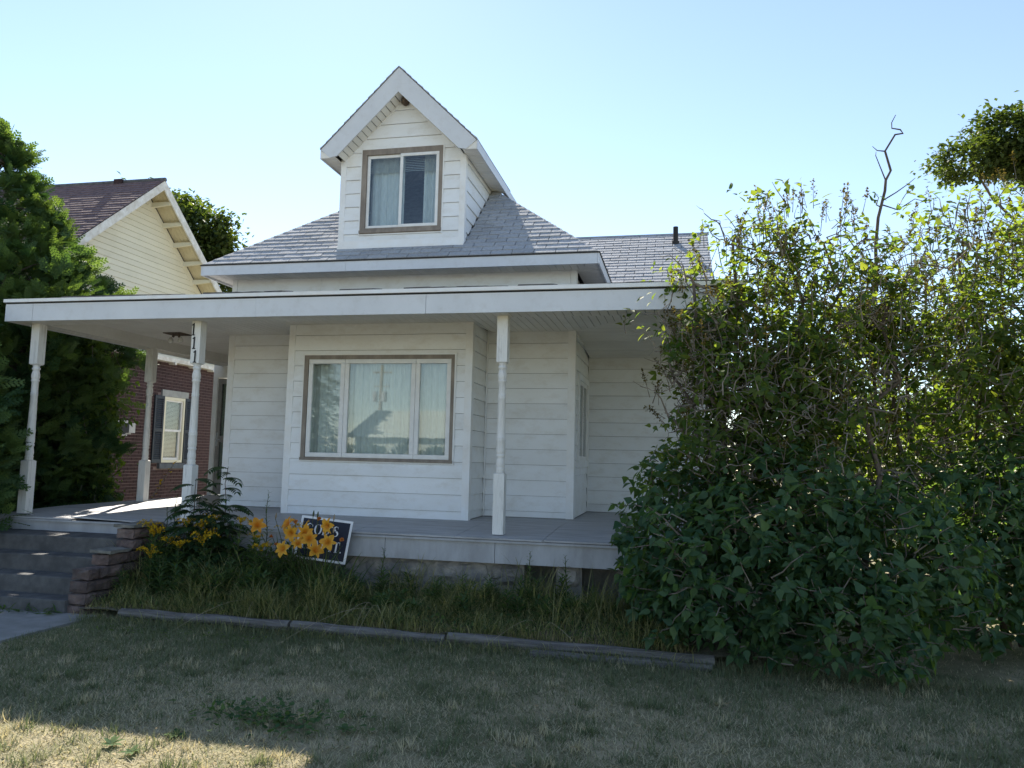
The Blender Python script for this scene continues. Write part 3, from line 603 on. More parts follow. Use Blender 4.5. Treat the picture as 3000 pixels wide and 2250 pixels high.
P1 = post(3.605, .061); P2 = post(-.295, .061); P3 = post(-2.66, .061); P4 = post(-2.72, 2.36); P5 = post(6.01, .061)
def one(cx, zc, h):
    y = -.001; w_ = h*.115; t = -.006
    pts = [(-.5*w_,-.5*h+.1*h),(-1.25*w_,-.5*h+.06*h),(-1.25*w_,-.5*h),(1.25*w_,-.5*h),(1.25*w_,-.5*h+.06*h),(.5*w_,-.5*h+.1*h),(.5*w_,.5*h),(-.1*w_,.5*h),(-1.35*w_,.36*h),(-1.2*w_,.29*h),(-.5*w_,.33*h)]
    a = -.02; q = [(cx+px*math.cos(a)-pz*math.sin(a), y, zc+px*math.sin(a)+pz*math.cos(a)) for px, pz in pts]
    return MB().prism(q, (0, t, 0)).build('house_numeral', 'black', P2)
for cx, zc in ((-.331,2.335),(-.313,2.165),(-.290,1.995)): one(cx, zc, .155)
# --- ceiling lamp and nest
t = thing('porch_light', (-1.93,1.87,2.60), 'rusty square ceiling fixture with two bare bulbs under the left porch ceiling', 'ceiling light')
MB().prism([(-2.08,1.74,2.592),(-1.78,1.74,2.592),(-1.78,2.02,2.592),(-2.08,2.02,2.592)], (0,0,.013)).build('base_plate', 'nest', t)
for sx in (-1, 1):
    bx = -1.93+sx*.035
    MB().tube([(bx,1.86,2.592),(bx+sx*.02,1.85,2.548)], .018, 10).build('socket', 'nest', t)
    mb = MB(); c = Vector((bx+sx*.05,1.845,2.50)); k0 = 0
    prof = [(.012,.05),(.02,.035),(.036,.012),(.041,-.006),(.036,-.026),(.022,-.038),(.004,-.043)]
    mb.lathe([(r, c.z+z) for r, z in prof[::-1]], c.x, c.y, 14).build('bulb', 'bulb', t, smooth=True)
mb = MB(); r_ = random.Random(2); c = Vector((DC+.02, DY-.055, DA-.06))
mb.lathe([(.005,c.z-.075),(.04,c.z-.06),(.062,c.z-.02),(.058,c.z+.02),(.03,c.z+.05)], c.x, c.y, 12); mb.v = [(a+r_.uniform(-.01,.01), b+r_.uniform(-.01,.01), z+r_.uniform(-.008,.008)) for a, b, z in mb.v]
tag(mb.build('wasp_nest', 'nest', smooth=True), 'small brown mud nest tucked under the dormer gable peak', 'nest')
# ------------------------------------------------------------------ steps, block wall, timbers
def rough_box(mb, x0, x1, y0, y1, z0, z1, jit, n=(3,3,2), r=random):
    idx = {}; X = lambda i, a, b, k: a+(b-a)*i/k
    def vid(i, j, k):
        if (i,j,k) not in idx:
            e = sum(q in (0, m) for q, m in zip((i,j,k), n)); s = 1 if e < 2 else .7
            c = [X(i,x0,x1,n[0]), X(j,y0,y1,n[1]), X(k,z0,z1,n[2])]
            for a, (q, m) in enumerate(zip((i,j,k), n)):
                c[a] += r.uniform(-jit, jit)*s
                if e >= 2 and q in (0, m): c[a] += jit*(.9 if q == 0 else -.9)
            idx[(i,j,k)] = len(mb.v); mb.v.append(tuple(c))
        return idx[(i,j,k)]
    for a, b in ((0,1),(0,2),(1,2)):
        c = 3-a-b
        for i in range(n[a]):
            for j in range(n[b]):
                for k in (0, n[c]):
                    q = []
                    for di, dj in ((0,0),(1,0),(1,1),(0,1)):
                        t = [0,0,0]; t[a] = i+di; t[b] = j+dj; t[c] = k; q.append(vid(*t))
                    sgn = (k == 0) != (c == 1)
                    mb.f.append(tuple(q[::-1] if sgn else q))
    return mb
st = thing('front_steps', (-1.8,-.8,G), 'four worn concrete steps climbing to the left end of the porch', 'steps')
fy = [-.14,-.62,-.90,-1.18,-1.46]
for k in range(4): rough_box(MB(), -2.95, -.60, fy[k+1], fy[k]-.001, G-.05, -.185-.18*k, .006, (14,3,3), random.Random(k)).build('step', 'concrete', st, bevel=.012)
bw = thing('block_wall', (-.5,-.8,G), 'stepped wall of rough reddish retaining blocks beside the front steps', 'wall')
r_ = random.Random(11)
for k, (z0, yf) in enumerate(((G-.03,-1.42),(G+.09,-1.41),(G+.212,-1.40),(G+.334,-1.37),(G+.456,-1.10),(G+.578,-.76),(G+.70,-.74))):
    y = yf; first = True
    while y < -.22:
        L = (r_.uniform(.16,.2) if (first and k%2) else r_.uniform(.3,.4)); e = min(y+L, -.2)
        if -.2-e < .1: e = -.2
        dx = r_.uniform(-.012,.012)
        rough_box(MB(), -.625+dx, -.40+dx, y, e-.006, z0, z0+.117, .009, (3,4,3), r_).build('block', 'block', bw); y = e; first = False
for y0, y1, z in ((-1.1,-.78,G+.576),(-.76,-.24,G+.822)): rough_box(MB(), -.655, -.375, y0-.02, y1, z, z+.045, .008, (4,5,1), r_).build('capstone', 'capstone', bw)
def timber(x0, x1, y, z, r, label, tilt=0, yaw=0):
    n = 14; rr = random.Random(int(x0*100)); mb = MB(); k0 = 0; m_ = 12
    for i in range(n+1):
        t = i/n; cx = x0+(x1-x0)*t
        for j in range(m_):
            a = 2*math.pi*j/m_; q = r*(1+.05*math.sin(3*a+i*.7)+rr.uniform(-.05,.05))
            if abs(math.sin(a)) > .8: q *= .88
            mb.v.append((cx, y+yaw*(t-.5)+math.cos(a)*q*1.12, z+tilt*(t-.5)+math.sin(a)*q+.006*math.sin(i*.9)))
    for i in range(n):
        for j in range(m_): mb.f.append((i*m_+j, i*m_+(j+1)%m_, (i+1)*m_+(j+1)%m_, (i+1)*m_+j))
    mb.f += [tuple(range(m_)), tuple(n*m_+j for j in range(m_-1,-1,-1))]
    tag(mb.build('landscape_timber', 'log'), label, 'timber', 'timbers edging the garden bed')
timber(.08, 1.93, -1.46, -.805, .052, 'weathered grey edging timber nearest the block wall')
timber(1.96, 3.48, -1.455, -.818, .052, 'weathered grey edging timber in the middle of the garden bed, below the daylilies', -.03)
timber(3.5, 5.86, -1.45, -.825, .056, 'long weathered edging timber running under the lilac, upper of the pair', -.02, -.06)
timber(4.3, 5.84, -1.585, -.872, .05, 'lower edging timber sunk in the lawn in front of the long one')

# ------------------------------------------------------------------ brick neighbour
N = thing('brick_house', (-5.6,5.5,G), 'brick house next door with cream sided gable and reddish roof', 'house')
NX, NY0, NY1, NEZ, NAY, NAZ, NS = -5.6, 1.35, 9.65, 2.86, 5.49, 6.40, .845
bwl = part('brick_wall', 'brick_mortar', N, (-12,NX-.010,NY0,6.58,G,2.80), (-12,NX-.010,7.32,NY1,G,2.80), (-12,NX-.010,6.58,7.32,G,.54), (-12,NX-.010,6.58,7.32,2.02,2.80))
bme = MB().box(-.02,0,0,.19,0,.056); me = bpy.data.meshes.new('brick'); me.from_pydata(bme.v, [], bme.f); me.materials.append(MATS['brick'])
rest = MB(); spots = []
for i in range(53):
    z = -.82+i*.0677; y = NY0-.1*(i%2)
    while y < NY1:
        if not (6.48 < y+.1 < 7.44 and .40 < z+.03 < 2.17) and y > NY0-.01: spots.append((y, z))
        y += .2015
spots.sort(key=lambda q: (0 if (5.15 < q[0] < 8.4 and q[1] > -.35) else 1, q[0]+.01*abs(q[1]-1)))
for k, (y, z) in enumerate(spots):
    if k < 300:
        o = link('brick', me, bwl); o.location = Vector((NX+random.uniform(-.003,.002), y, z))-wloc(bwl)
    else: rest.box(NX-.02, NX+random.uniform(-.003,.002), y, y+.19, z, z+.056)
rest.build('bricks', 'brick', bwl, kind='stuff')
# trim board and its rounded bracket ends
tb = part('frieze_board', 'rake_white', N, (NX-.01,NX+.16,NY0-.3,NY1,2.775,2.87))
for i in range(12): MB().tube([(NX,NY0+.3+i*.72,2.765),(NX+.17,NY0+.3+i*.72,2.755)], .035, 10).build('bracket', 'rake_white', tb)
gw = MB().add([(NX-.01,NY0,2.80),(NX-.01,NY1,2.80),(NX-.01,NAY,NAZ-.05)], [(0,1,2)]).build('gable_wall', 'dark', N)
planks(gw, FX(NX), NY0, NY1, 2.88, NAZ, 2.88, .118, cuts=[(-NS, 1, NAZ-.12-NS*NAY), (NS, 1, NAZ-.12+NS*NAY)], m='cream', lip=.012, flip=True)
NRX = -5.1
nr = MB()
for sg in (-1, 1):
    ye = NAY+sg*4.35; ze = NAZ+.12-NS*4.35
    c = [(NRX-.02,NAY,NAZ+.06),(NRX-.02,ye,ze-.06),(-12.3,ye,ze-.06),(-12.3,NAY,NAZ+.06)]; c2_ = [(a,b,z+.05) for a, b, z in c]
    nr.hexa(c+c2_ if sg < 0 else c[::-1]+c2_[::-1])
nr = nr.build('roof', 'roofing', N)
# shingle rows on the slope that faces the street, too fine to count
L_ = 4.35*math.sqrt(1+NS*NS); nrow = 44; mb = MB(); cN = 1/math.sqrt(1+NS*NS); sN = NS*cN
for i in range(nrow):
    t0, t1 = i/nrow*L_, (i+1)/nrow*L_+.01; x = NRX-.02-(i%3)*.1
    y_ = lambda t: NAY-4.35+t*cN; z_ = lambda t: NAZ+.12-NS*4.35+t*sN+.002
    xx = NRX
    while xx > -12.3:
        xe = max(-12.3, xx-(.30 if xx != NRX else .1+(i%3)*.1)); d0 = .016+random.uniform(-.003,.004); d1 = .005
        mb.hexa([(xe+.004,y_(t0),z_(t0)-.01),(xx,y_(t0),z_(t0)-.01),(xx,y_(t1),z_(t1)-.01),(xe+.004,y_(t1),z_(t1)-.01),(xe+.004,y_(t0)-d0*.6,z_(t0)+d0),(xx,y_(t0)-d0*.6,z_(t0)+d0),(xx,y_(t1),z_(t1)+d1),(xe+.004,y_(t1),z_(t1)+d1)]); xx = xe
mb.build('shingles', 'red_shingle', nr, kind='stuff')
MB().tube([(NRX+.01,NAY,NAZ+.135),(-12.3,NAY,NAZ+.135)], .045, 6).build('ridge_cap', 'roofing', nr)
part('ridge_vent', 'brick', nr, (-6.3,-6.1,NAY-.08,NAY+.08,NAZ+.08,NAZ+.185))
for sg in (-1, 1):
    ye = NAY+sg*4.35; ze = NAZ+.12-NS*4.35
    rk = [(NRX,NAY,NAZ+.13),(NRX,ye,ze+.01),(NRX,ye,ze-.2),(NRX,NAY,NAZ-.09)]
    MB().prism(rk if sg > 0 else rk[::-1], (-.03,0,0)).build('rake_board', 'rake_white', nr)
    for j in range(5):        # soffit boards run along the slope
        xa, xb = NX+.004+j*.0925, NX+.004+(j+1)*.0925-.006
        MB().hexa([(xa,NAY,NAZ+.03),(xb,NAY,NAZ+.03),(xb,ye,ze-.09),(xa,ye,ze-.09),(xa,NAY,NAZ+.045),(xb,NAY,NAZ+.045),(xb,ye,ze-.075),(xa,ye,ze-.075)]).build('soffit_board', 'cream_dark', nr)
    for k in range(6):
        t = .33+k*.395; y = NAY+sg*t*1.0; z = NAZ-NS*t-.02
        MB().hexa([(NX,y-.05*sg-.03,z-.07),(NX+.46,y-.05*sg-.03,z-.03),(NX+.46,y-.05*sg+.03,z-.03-.0),(NX,y-.05*sg+.03,z-.07),(NX,y-.05*sg-.03,z+.045),(NX+.46,y-.05*sg-.03,z+.045),(NX+.46,y-.05*sg+.03,z+.045),(NX,y-.05*sg+.03,z+.045)]).build('lookout', 'cream', nr, bevel=.008)
    rb = [(NX+.012,NAY,NAZ-.02),(NX+.012,ye,ze-.14),(NX+.012,ye,ze-.30),(NX+.012,NAY,NAZ-.19)]
    MB().prism(rb if sg > 0 else rb[::-1], (-.02,0,0)).build('frieze_trim', 'cream', nr)
# window, shutters, lintel, sill, vent
nw = part('window', 'cream', N, (NX-.06,NX+.025,6.59,6.64,.55,2.01), (NX-.06,NX+.025,7.26,7.31,.55,2.01), (NX-.06,NX+.025,6.64,7.26,1.95,2.01), (NX-.06,NX+.025,6.64,7.26,.55,.61))
part('upper_sash', 'sash', nw, (NX-.05,NX-.005,6.64,6.68,1.24,1.95), (NX-.05,NX-.005,7.22,7.26,1.24,1.95), (NX-.05,NX-.005,6.68,7.22,1.91,1.95), (NX-.05,NX,6.68,7.22,1.24,1.29))
part('lower_sash', 'sash', nw, (NX-.07,NX-.03,6.64,6.68,.61,1.24), (NX-.07,NX-.03,7.2,7.26,.61,1.24), (NX-.07,NX-.03,6.68,7.2,.61,.66))
part('pane', 'glass', nw, (NX-.032,NX-.028,6.68,7.22,1.29,1.91)); part('pane', 'glass', nw, (NX-.052,NX-.048,6.68,7.2,.66,1.24))
mb = MB()
for i in range(46): z = .62+i*.029; mb.hexa([(NX-.12,6.64,z),(NX-.10,6.64,z-.012),(NX-.10,7.26,z-.012),(NX-.12,7.26,z),(NX-.12,6.64,z+.004),(NX-.10,6.64,z-.008),(NX-.10,7.26,z-.008),(NX-.12,7.26,z+.004)])
mb.build('blind', 'blind', nw); part('room_wall', 'room', nw, (NX-.3,NX-.28,6.3,7.6,.3,2.3))
part('lintel', 'lintel', N, (NX-.03,NX+.03,6.49,7.41,2.015,2.16)); part('sill', 'sill_grey', N, (NX-.03,NX+.06,6.50,7.43,.42,.535))
for y0 in (6.262, 7.325):
    s = part('shutter', 'shutter', N, (NX+.002,NX+.035,y0,y0+.045,.545,2.02), (NX+.002,NX+.035,y0+.265,y0+.31,.545,2.02), (NX+.002,NX+.035,y0+.045,y0+.265,.545,.62), (NX+.002,NX+.035,y0+.045,y0+.265,1.95,2.02), (NX+.002,NX+.035,y0+.045,y0+.265,1.22,1.29), (NX+.002,NX+.006,y0+.045,y0+.265,.62,1.95))
    for z0, z1 in ((.62,1.22),(1.29,1.95)):
        n = 15
        for i in range(n):
            z = z0+(z1-z0)*i/n; h = (z1-z0)/n
            MB().hexa([(NX+.010,y0+.045,z+h*.55),(NX+.030,y0+.045,z),(NX+.030,y0+.265,z),(NX+.010,y0+.265,z+h*.55),(NX+.010,y0+.045,z+h*.8),(NX+.030,y0+.045,z+h*.25),(NX+.030,y0+.265,z+h*.25),(NX+.010,y0+.265,z+h*.8)]).build('slat', 'shutter', s)
vb = part('vent_box', 'metal', N, (NX,NX+.26,5.22,5.40,1.16,1.36)); part('vent_flange', 'metal', vb, (NX,NX+.012,5.14,5.48,1.10,1.42)); part('vent_lip', 'metal', vb, (NX+.02,NX+.2,5.20,5.36,1.13,1.158))

# ------------------------------------------------------------------ plants: shared bits
LEAF = np.array([(0,0,0),(-.26,.12,.05),(-.35,.34,.09),(-.17,.70,.05),(0,1.08,-.10),(.17,.70,.05),(.35,.34,.09),(.26,.12,.05),(0,.42,.0)])
LEAF_F = np.array([(8,0,1),(8,1,2),(8,2,3),(8,3,4),(8,4,5),(8,5,6),(8,6,7),(8,7,0)])[:, ::-1]
LANCE = np.array([(0,0,0),(-.09,.3,.02),(-.07,.65,.0),(0,1,-.12),(.07,.65,.0),(.09,.3,.02),(0,.4,-.01)])
LANCE_F = np.array([(6,0,1),(6,1,2),(6,2,3),(6,3,4),(6,4,5),(6,5,0)])[:, ::-1]
DIA = np.array([(0,0,0),(-.36,.45,.06),(0,1,-.05),(.36,.45,.06)]); DIA_F = np.array([(0,3,2),(0,2,1)])
def rdir(n, g=rng):
    v = g.standard_normal((n,3)); return v/np.linalg.norm(v, axis=1, keepdims=True)
def ell_shell(n, c, r, inner=.55, g=rng):
    d = rdir(n, g); q = (inner+(1-inner)*g.random(n)**.6)[:,None]; lump = 1+.14*np.sin(d[:,:1]*7+c[0]*3)*np.sin(d[:,1:2]*6+1)*np.cos(d[:,2:]*5+c[2])
    return np.array(c)+d*np.array(r)*q*lump, d
def multi_tube(paths, radii, n=4):
    """many thin branches in one go: list of (k,3) arrays"""
    mb = MB()
    for p, r in zip(paths, radii): mb.tube(p, r, n, cap=False)
    return mb
def wiggle(a, b, k, amp, g=rng):
    a, b = np.array(a, float), np.array(b, float); t = np.linspace(0,1,k)[:,None]; p = a+(b-a)*t; p[1:-1] += g.standard_normal((k-2,3))*amp; return p

# ------------------------------------------------------------------ lilac
def lilac(name, lobes_dense, lobes_loose, stems, label, n_dense, n_loose, seed, named=0, leaf_s=(.055,.125), heads=0):
    g = np.random.default_rng(seed); base = np.mean([s[0] for s in stems], 0)
    T = thing(name, tuple(base), label, 'shrub', 'lilac shrubs at the right of the house')
    LP, LD, LN, LS, LT, TW, TR = [], [], [], [], [], [], []
    bounds = lobes_dense+lobes_loose; wts = [r[0]*r[1]*r[2] for c, r in lobes_dense]; wl_ = [r[0]*r[1]*r[2] for c, r in lobes_loose]
    def shoots(lobes, wt, total, inner, npair, length, up):
        for (c, r), wgt in zip(lobes, wt):
            n = int(total*wgt/sum(wt)); P, D = ell_shell(n, c, r, inner, g)
            if wt is not wts:      # loose crown: gather the shoots into clumps with gaps between
                K, DK = ell_shell(max(8, n//28), c, r, .35, g); pick = g.integers(0, len(K), n); P = K[pick]+g.standard_normal((n,3))*np.array([.20,.20,.17]); D = DK[pick]*.7+.5*rdir(n, g)
            ok = (P[:,2] > G+.08); P, D = P[ok], D[ok]
            sd = D*np.array([1,1,.6])+np.array([0,0,up])+.45*rdir(len(P), g); sd /= np.linalg.norm(sd, axis=1, keepdims=True)
            L = length*g.uniform(.6,1.3,len(P))
            for i in range(len(P)):
                a, b = P[i]-sd[i]*L[i], P[i]
                if g.random() < .5: TW.append(wiggle(a-sd[i]*.12+g.standard_normal(3)*.05, b, 4, .012, g)); TR.append([.006,.005,.004,.002])
                m_ = g.integers(*npair)
                for k in range(m_):
                    q = a+(b-a)*(k+.6)/m_; az = g.uniform(0, 6.28)
                    x = np.cross(sd[i], [0.3,.2,1]); x /= np.linalg.norm(x)+1e-6; y = np.cross(sd[i], x)
                    for s in (1,-1):
                        if g.random() < .1: continue
                        dd = s*(x*math.cos(az)+y*math.sin(az))+sd[i]*.45+np.array([0,0,-.42])+.25*g.standard_normal(3)
                        LP.append(q+dd*.012); LD.append(dd); LN.append(D[i]*.5+np.array([0,0,1.])+.5*g.standard_normal(3)); LT.append(wt is not wts); LS.append(g.uniform(*leaf_s)*(1 if wt is wts else .78))
    shoots(lobes_dense, wts, n_dense, .62, (3,5), .17, .25)
    if lobes_loose: shoots(lobes_loose, wl_, n_loose, .35, (2,4), .15, .55)
    LP, LD, LN, LS = map(np.array, (LP, LD, LN, LS)); ok = LP[:,2] > G+.03; LP, LD, LN, LS = LP[ok], LD[ok], LN[ok], LS[ok]
    R = frames(LD, None, LN); rv = np.clip(g.normal(.42,.22,len(LP))+.06*(LP[:,2]-1), 0, 1)
    camp = np.array([5.57,-8.39,.84]); order = np.argsort(np.linalg.norm(LP-camp, axis=1)); near, far = order[:named], order[named:]
    top = np.array(LT)[ok][far]
    for sel, nm, mt in ((far[~top], 'foliage', 'lilac_leaf'), (far[top], 'upper_foliage', 'lilac_top_lit')):
        V, F = scatter(LEAF, LEAF_F, LP[sel], R[sel], LS[sel]); tri_mesh(nm, V, F, mt, T, np.repeat(rv[sel], len(LEAF)), True, 'stuff')
    if named:
        mes = []
        for q in range(5):
            me = bpy.data.meshes.new('leaf'); me.from_pydata([tuple(v) for v in LEAF], [], [tuple(f) for f in LEAF_F]); a = me.attributes.new('rnd', 'FLOAT', 'POINT'); a.data.foreach_set('value', [.2+.15*q]*len(LEAF)); me.materials.append(MATS['lilac_leaf']); me.polygons.foreach_set('use_smooth', [True]*len(LEAF_F)); mes.append(me)
        wl2 = np.array(wloc(T))
        for i in near:
            o = link('leaf', mes[int(rv[i]*4.99)], T); Mx = Matrix(R[i].tolist()).to_4x4()@Matrix.Diagonal((LS[i],)*3+(1,)); Mx.translation = (LP[i]-wl2).tolist(); o.matrix_local = Mx
    # stems and twigs
    for k, (a, b, r0) in enumerate(stems):
        p = wiggle(a, b, 9, .085, g); MB().tube(p, np.linspace(r0, r0*.3, 9).tolist(), 7).build('stem', 'bark', T, smooth=True)
        for j in range(16):
            i = g.integers(3, 9); q = p[i]; e = q+(rdir(1, g)[0]*np.array([.7,.6,.5])+np.array([0,0,.2]))*g.uniform(.3,.95)
            pth = wiggle(q, e, 6, .045, g); TW.append(pth); TR.append(np.linspace(r0*.32, .004, 6).tolist())
            for _ in range(4):
                i2 = g.integers(2, 6); e2 = pth[i2]+(rdir(1, g)[0]+np.array([0,0,.1]))*g.uniform(.12,.4); TW.append(wiggle(pth[i2], e2, 5, .025, g)); TR.append([.0055,.0045,.0035,.003,.0015])
    if heads:
        HP, HD = [], []
        for (c, r) in lobes_loose:
            P, D = ell_shell(int(heads*r[0]*r[1]*r[2]/sum(wl_)), c, np.array(r)*1.05, .75, g); ok = (D[:,2] > -.25); HP.append(P[ok]); HD.append(D[ok])
        HP = np.concatenate(HP); HD = np.concatenate(HD); SP, SD = [], []
        for q, dd in zip(HP, HD):
            ax = np.array([0,0,1.])+.5*dd+.3*g.standard_normal(3); ax /= np.linalg.norm(ax); L = g.uniform(.08,.17); TW.append(np.array([q-ax*.14, q-ax*.05, q+ax*L*.9])); TR.append([.004,.003,.0015])
            m_ = 26; t = g.random(m_); SP.append(q+ax*L*t[:,None]+g.standard_normal((m_,3))*.018*(1.15-t[:,None])); SD.append(g.standard_normal((m_,3))+ax*.8)
        SP, SD = np.concatenate(SP), np.concatenate(SD)
        V, F = scatter(np.array([(0,0,0),(-.35,.5,.1),(0,1,0),(.35,.5,.1)]), np.array([(0,3,2),(0,2,1)]), SP, frames(SD), g.uniform(.020,.036,len(SP)))
        tri_mesh('seed_heads', V, F, 'seed', T, np.repeat(g.random(len(SP)), 4), False, 'stuff')
    multi_tube(TW, TR, 4).build('twigs', 'twig', T, kind='stuff')
    return T
LB = [(6.35,-.35),(6.6,-.2),(6.75,-.5),(6.5,-.6),(6.95,-.25),(7.1,-.55),(6.2,-.15),(7.3,-.1)]
tops = [(5.7,-.7,2.6),(6.1,-.3,3.0),(6.6,-.5,2.9),(5.5,-.5,1.7),(7.0,-.2,3.1),(7.6,-.6,2.6),(5.9,.1,2.4),(7.5,.1,2.9)]
A_ = lilac('lilac_bush', [((6.05,-1.15,-.12),(1.0,.8,.85)),((6.85,-1.45,-.42),(.85,.65,.62)),((5.5,-.85,.1),(.58,.55,.95)),((7.45,-1.1,.0),(.75,.7,.75)),((6.5,-.95,.45),(.9,.7,.65))],
      [((6.25,-.45,1.95),(.85,.8,1.3)),((6.8,-.3,2.3),(.85,.8,1.35)),((5.85,-.6,1.4),(.58,.6,.9)),((6.6,-.4,1.1),(1.1,.8,.9)),((7.6,-.2,1.9),(.8,.8,1.0))],
      [((x,y,G-.03), t, .05-.002*i) for i, ((x,y), t) in enumerate(zip(LB, tops))], 'big lilac bush with brown seed heads hiding the right end of the porch', 1600, 3300, 21, 300, heads=620)
g = np.random.default_rng(71); ct, cr_ = [], []
for i in range(130):
    q = np.array([6.4,-.9,1.25])+np.clip(g.standard_normal(3), -1.5, 1.5)*np.array([.42,.16,.34]); k = g.integers(5,9); p_ = [q]; dd = g.standard_normal(3)
    for j in range(k): dd = dd*.6+g.standard_normal(3)*.8+np.array([-.1,-.15,-.1]); p_.append(p_[-1]+dd/np.linalg.norm(dd)*g.uniform(.035,.07))
    ct.append(np.array(p_)); cr_.append(np.linspace(.0055,.002,len(p_)).tolist())
multi_tube(ct, cr_, 4).build('dead_twigs', 'twig_grey', A_, kind='stuff', label='tangle of curly grey dead twigs in the heart of the lilac')
dead = [(7.52,-.1,2.6),(7.52,-.1,3.07),(7.55,-.1,3.37),(7.62,-.1,3.65),(7.63,-.1,3.76),(7.68,-.1,3.86),(7.63,-.1,4.07),(7.73,-.1,4.24),(7.8,-.12,4.24),(7.78,-.1,4.29),(7.7,-.1,4.31),(7.7,-.1,4.37),(7.74,-.1,4.45)]
mb = MB().tube(dead, np.linspace(.019,.004,13).tolist(), 6)
for q in ([(7.63,-.1,4.07),(7.56,-.08,4.09),(7.51,-.1,4.13)], [(7.63,-.1,3.76),(7.59,-.1,3.88),(7.54,-.1,4.03),(7.545,-.1,4.07)], [(7.6,-.1,3.55),(7.72,-.12,3.62),(7.84,-.1,3.71),(7.91,-.1,3.77)], [(7.58,-.1,3.48),(7.53,-.12,3.5),(7.56,-.1,3.58),(7.52,-.1,3.63)], [(7.6,-.1,3.5),(7.75,-.05,3.46),(7.9,-.1,3.55),(8.05,-.1,3.5)]): mb.tube(q, np.linspace(.008,.0025,len(q)).tolist(), 5)
mb.build('dead_branch', 'bark', A_, label='bare dead branch sticking up above the lilac')
lilac('lilac_bush', [((8.15,-.3,.35),(.8,.7,.7)),((8.75,-.35,-.15),(.9,.55,.55)),((9.7,-.1,-.2),(.8,.5,.5)),((8.2,-.5,-.45),(.7,.4,.4)),((9.3,-.4,-.4),(.8,.4,.45)),((9.0,-.1,.5),(.9,.7,.85)),((9.8,.4,.5),(.9,.8,1.0))],
      [((8.2,.1,2.0),(.95,.8,1.5)),((9.1,.3,2.4),(1.0,.9,1.5)),((9.9,.6,2.4),(.9,.9,1.8))],
      [((8.0+.17*i,.1+.12*(i%4),G-.05),(7.6+.26*i,.2+.1*(i%3),2.4+.22*(i%4)),.038) for i in range(10)], 'taller open lilac at the far right edge with bare trunks showing below', 1700, 3000, 22, 0, heads=380)

# ------------------------------------------------------------------ cedars and vine on the left
def frond():
    V, F = [], []
    def strip(a, b, w):
        a, b = np.array(a), np.array(b); d = b-a; n = np.array([d[1],-d[0],0]); n = n/np.linalg.norm(n)*w; k = len(V)
        V.extend([a-n, a+n, b+n*.3, b-n*.3]); F.extend([(k,k+1,k+2),(k,k+2,k+3)])
    strip((0,0,0), (0,1,-.10), .034)
    for i in range(5):
        t = .12+i*.175; L = .42*(1-t*.62)
        for s in (-1, 1):
            a = (0,t,-.1*t*t); b = (s*L*.72, t+L*.66, -.1*t-.05*L); strip(a, b, .052)
            for j in (.5,):
                m = [a[q]+(b[q]-a[q])*j for q in range(3)]; strip(m, (m[0]+s*.02, m[1]+L*.42, m[2]-.03), .036); strip(m, (m[0]+s*L*.36, m[1]+L*.06, m[2]-.03), .036)
    return np.array(V), np.array(F)[:, ::-1]
FR, FRF = frond()
def cedar(loc, prof, n, label, seed, size=(.17,.32), trunk_h=5, off=lambda z: (0,0)):
    g = np.random.default_rng(seed); T = thing('cedar_tree', loc, label, 'tree')
    zs = np.array([q[0] for q in prof]); rs = np.array([q[1] for q in prof])
    z = g.choice(np.linspace(zs[0], zs[-1], 400), n, p=(lambda w_: w_/w_.sum())(np.interp(np.linspace(zs[0], zs[-1], 400), zs, rs)+.12)); z += g.uniform(-.02,.02,n)
    a = g.uniform(0, 2*math.pi, n); r = np.interp(z, zs, rs)
    lump = 1+.22*np.sin(a*5+z*3.1+seed)*np.sin(z*4.3+a*2)+.12*np.sin(a*11+z*7)
    q = r*lump*(.55+.45*g.random(n)**.5); ox = np.array([off(v) for v in z])
    P = np.stack([loc[0]+ox[:,0]+np.cos(a)*q, loc[1]+ox[:,1]+np.sin(a)*q, z], 1)
    D = np.stack([np.cos(a), np.sin(a), np.full(n, .55)], 1)
    K = max(1, n//15); pick = np.sort(g.integers(0, K, n)); tone = g.normal(.42,.26,K)      # fronds gathered into sprays
    P = P[:K][pick]+g.standard_normal((n,3))*np.array([.085,.085,.07]); D = (D[:K]+.35*g.standard_normal((K,3)))[pick]+.42*g.standard_normal((n,3)); tone = np.clip(tone[pick]+.10*g.standard_normal(n), 0, 1)
    ok = P[:,2] > G+.05; P, D, tone = P[ok], D[ok], tone[ok]
    inside = (P[:,0] > -2.98) & (P[:,1] > -.2) & (P[:,2] < 2.8) & (P[:,2] > -.3)
    P, D, tone = P[~inside], D[~inside], tone[~inside]; S = g.uniform(*size, len(P))
    tip = P+D/np.linalg.norm(D, axis=1, keepdims=True)*S[:,None]; ok = ~((tip[:,0] > -2.85) & (tip[:,2] < 2.75) & (tip[:,1] > .15)); P, D, S, tone = P[ok], D[ok], S[ok], tone[ok]
    R = frames(D, g.uniform(-1.2,1.2,len(P))); V, F = scatter(FR, FRF, P, R, S)
    tri_mesh('foliage', V, F, 'cedar_leaf', T, np.repeat(tone, len(FR)), False, 'stuff')
    MB().tube([(loc[0],loc[1],G-.05),(loc[0]+.05,loc[1],1.0),(loc[0]+.02,loc[1]+.03,trunk_h)], [.13,.10,.02], 8).build('trunk', 'bark', T, smooth=True)
    br = []
    for i in range(90):
        zz = g.uniform(zs[0]+.2, zs[-1]-.3); aa = g.uniform(0,6.28); rr = np.interp(zz, zs, rs)*.8; o_ = off(zz)
        br.append(wiggle((loc[0],loc[1],zz-rr*.45), (loc[0]+o_[0]+math.cos(aa)*rr, loc[1]+o_[1]+math.sin(aa)*rr, zz), 4, .03, g))
    multi_tube(br, [[.02,.014,.009,.004]]*90, 4).build('branches', 'bark', T, kind='stuff')
    return T
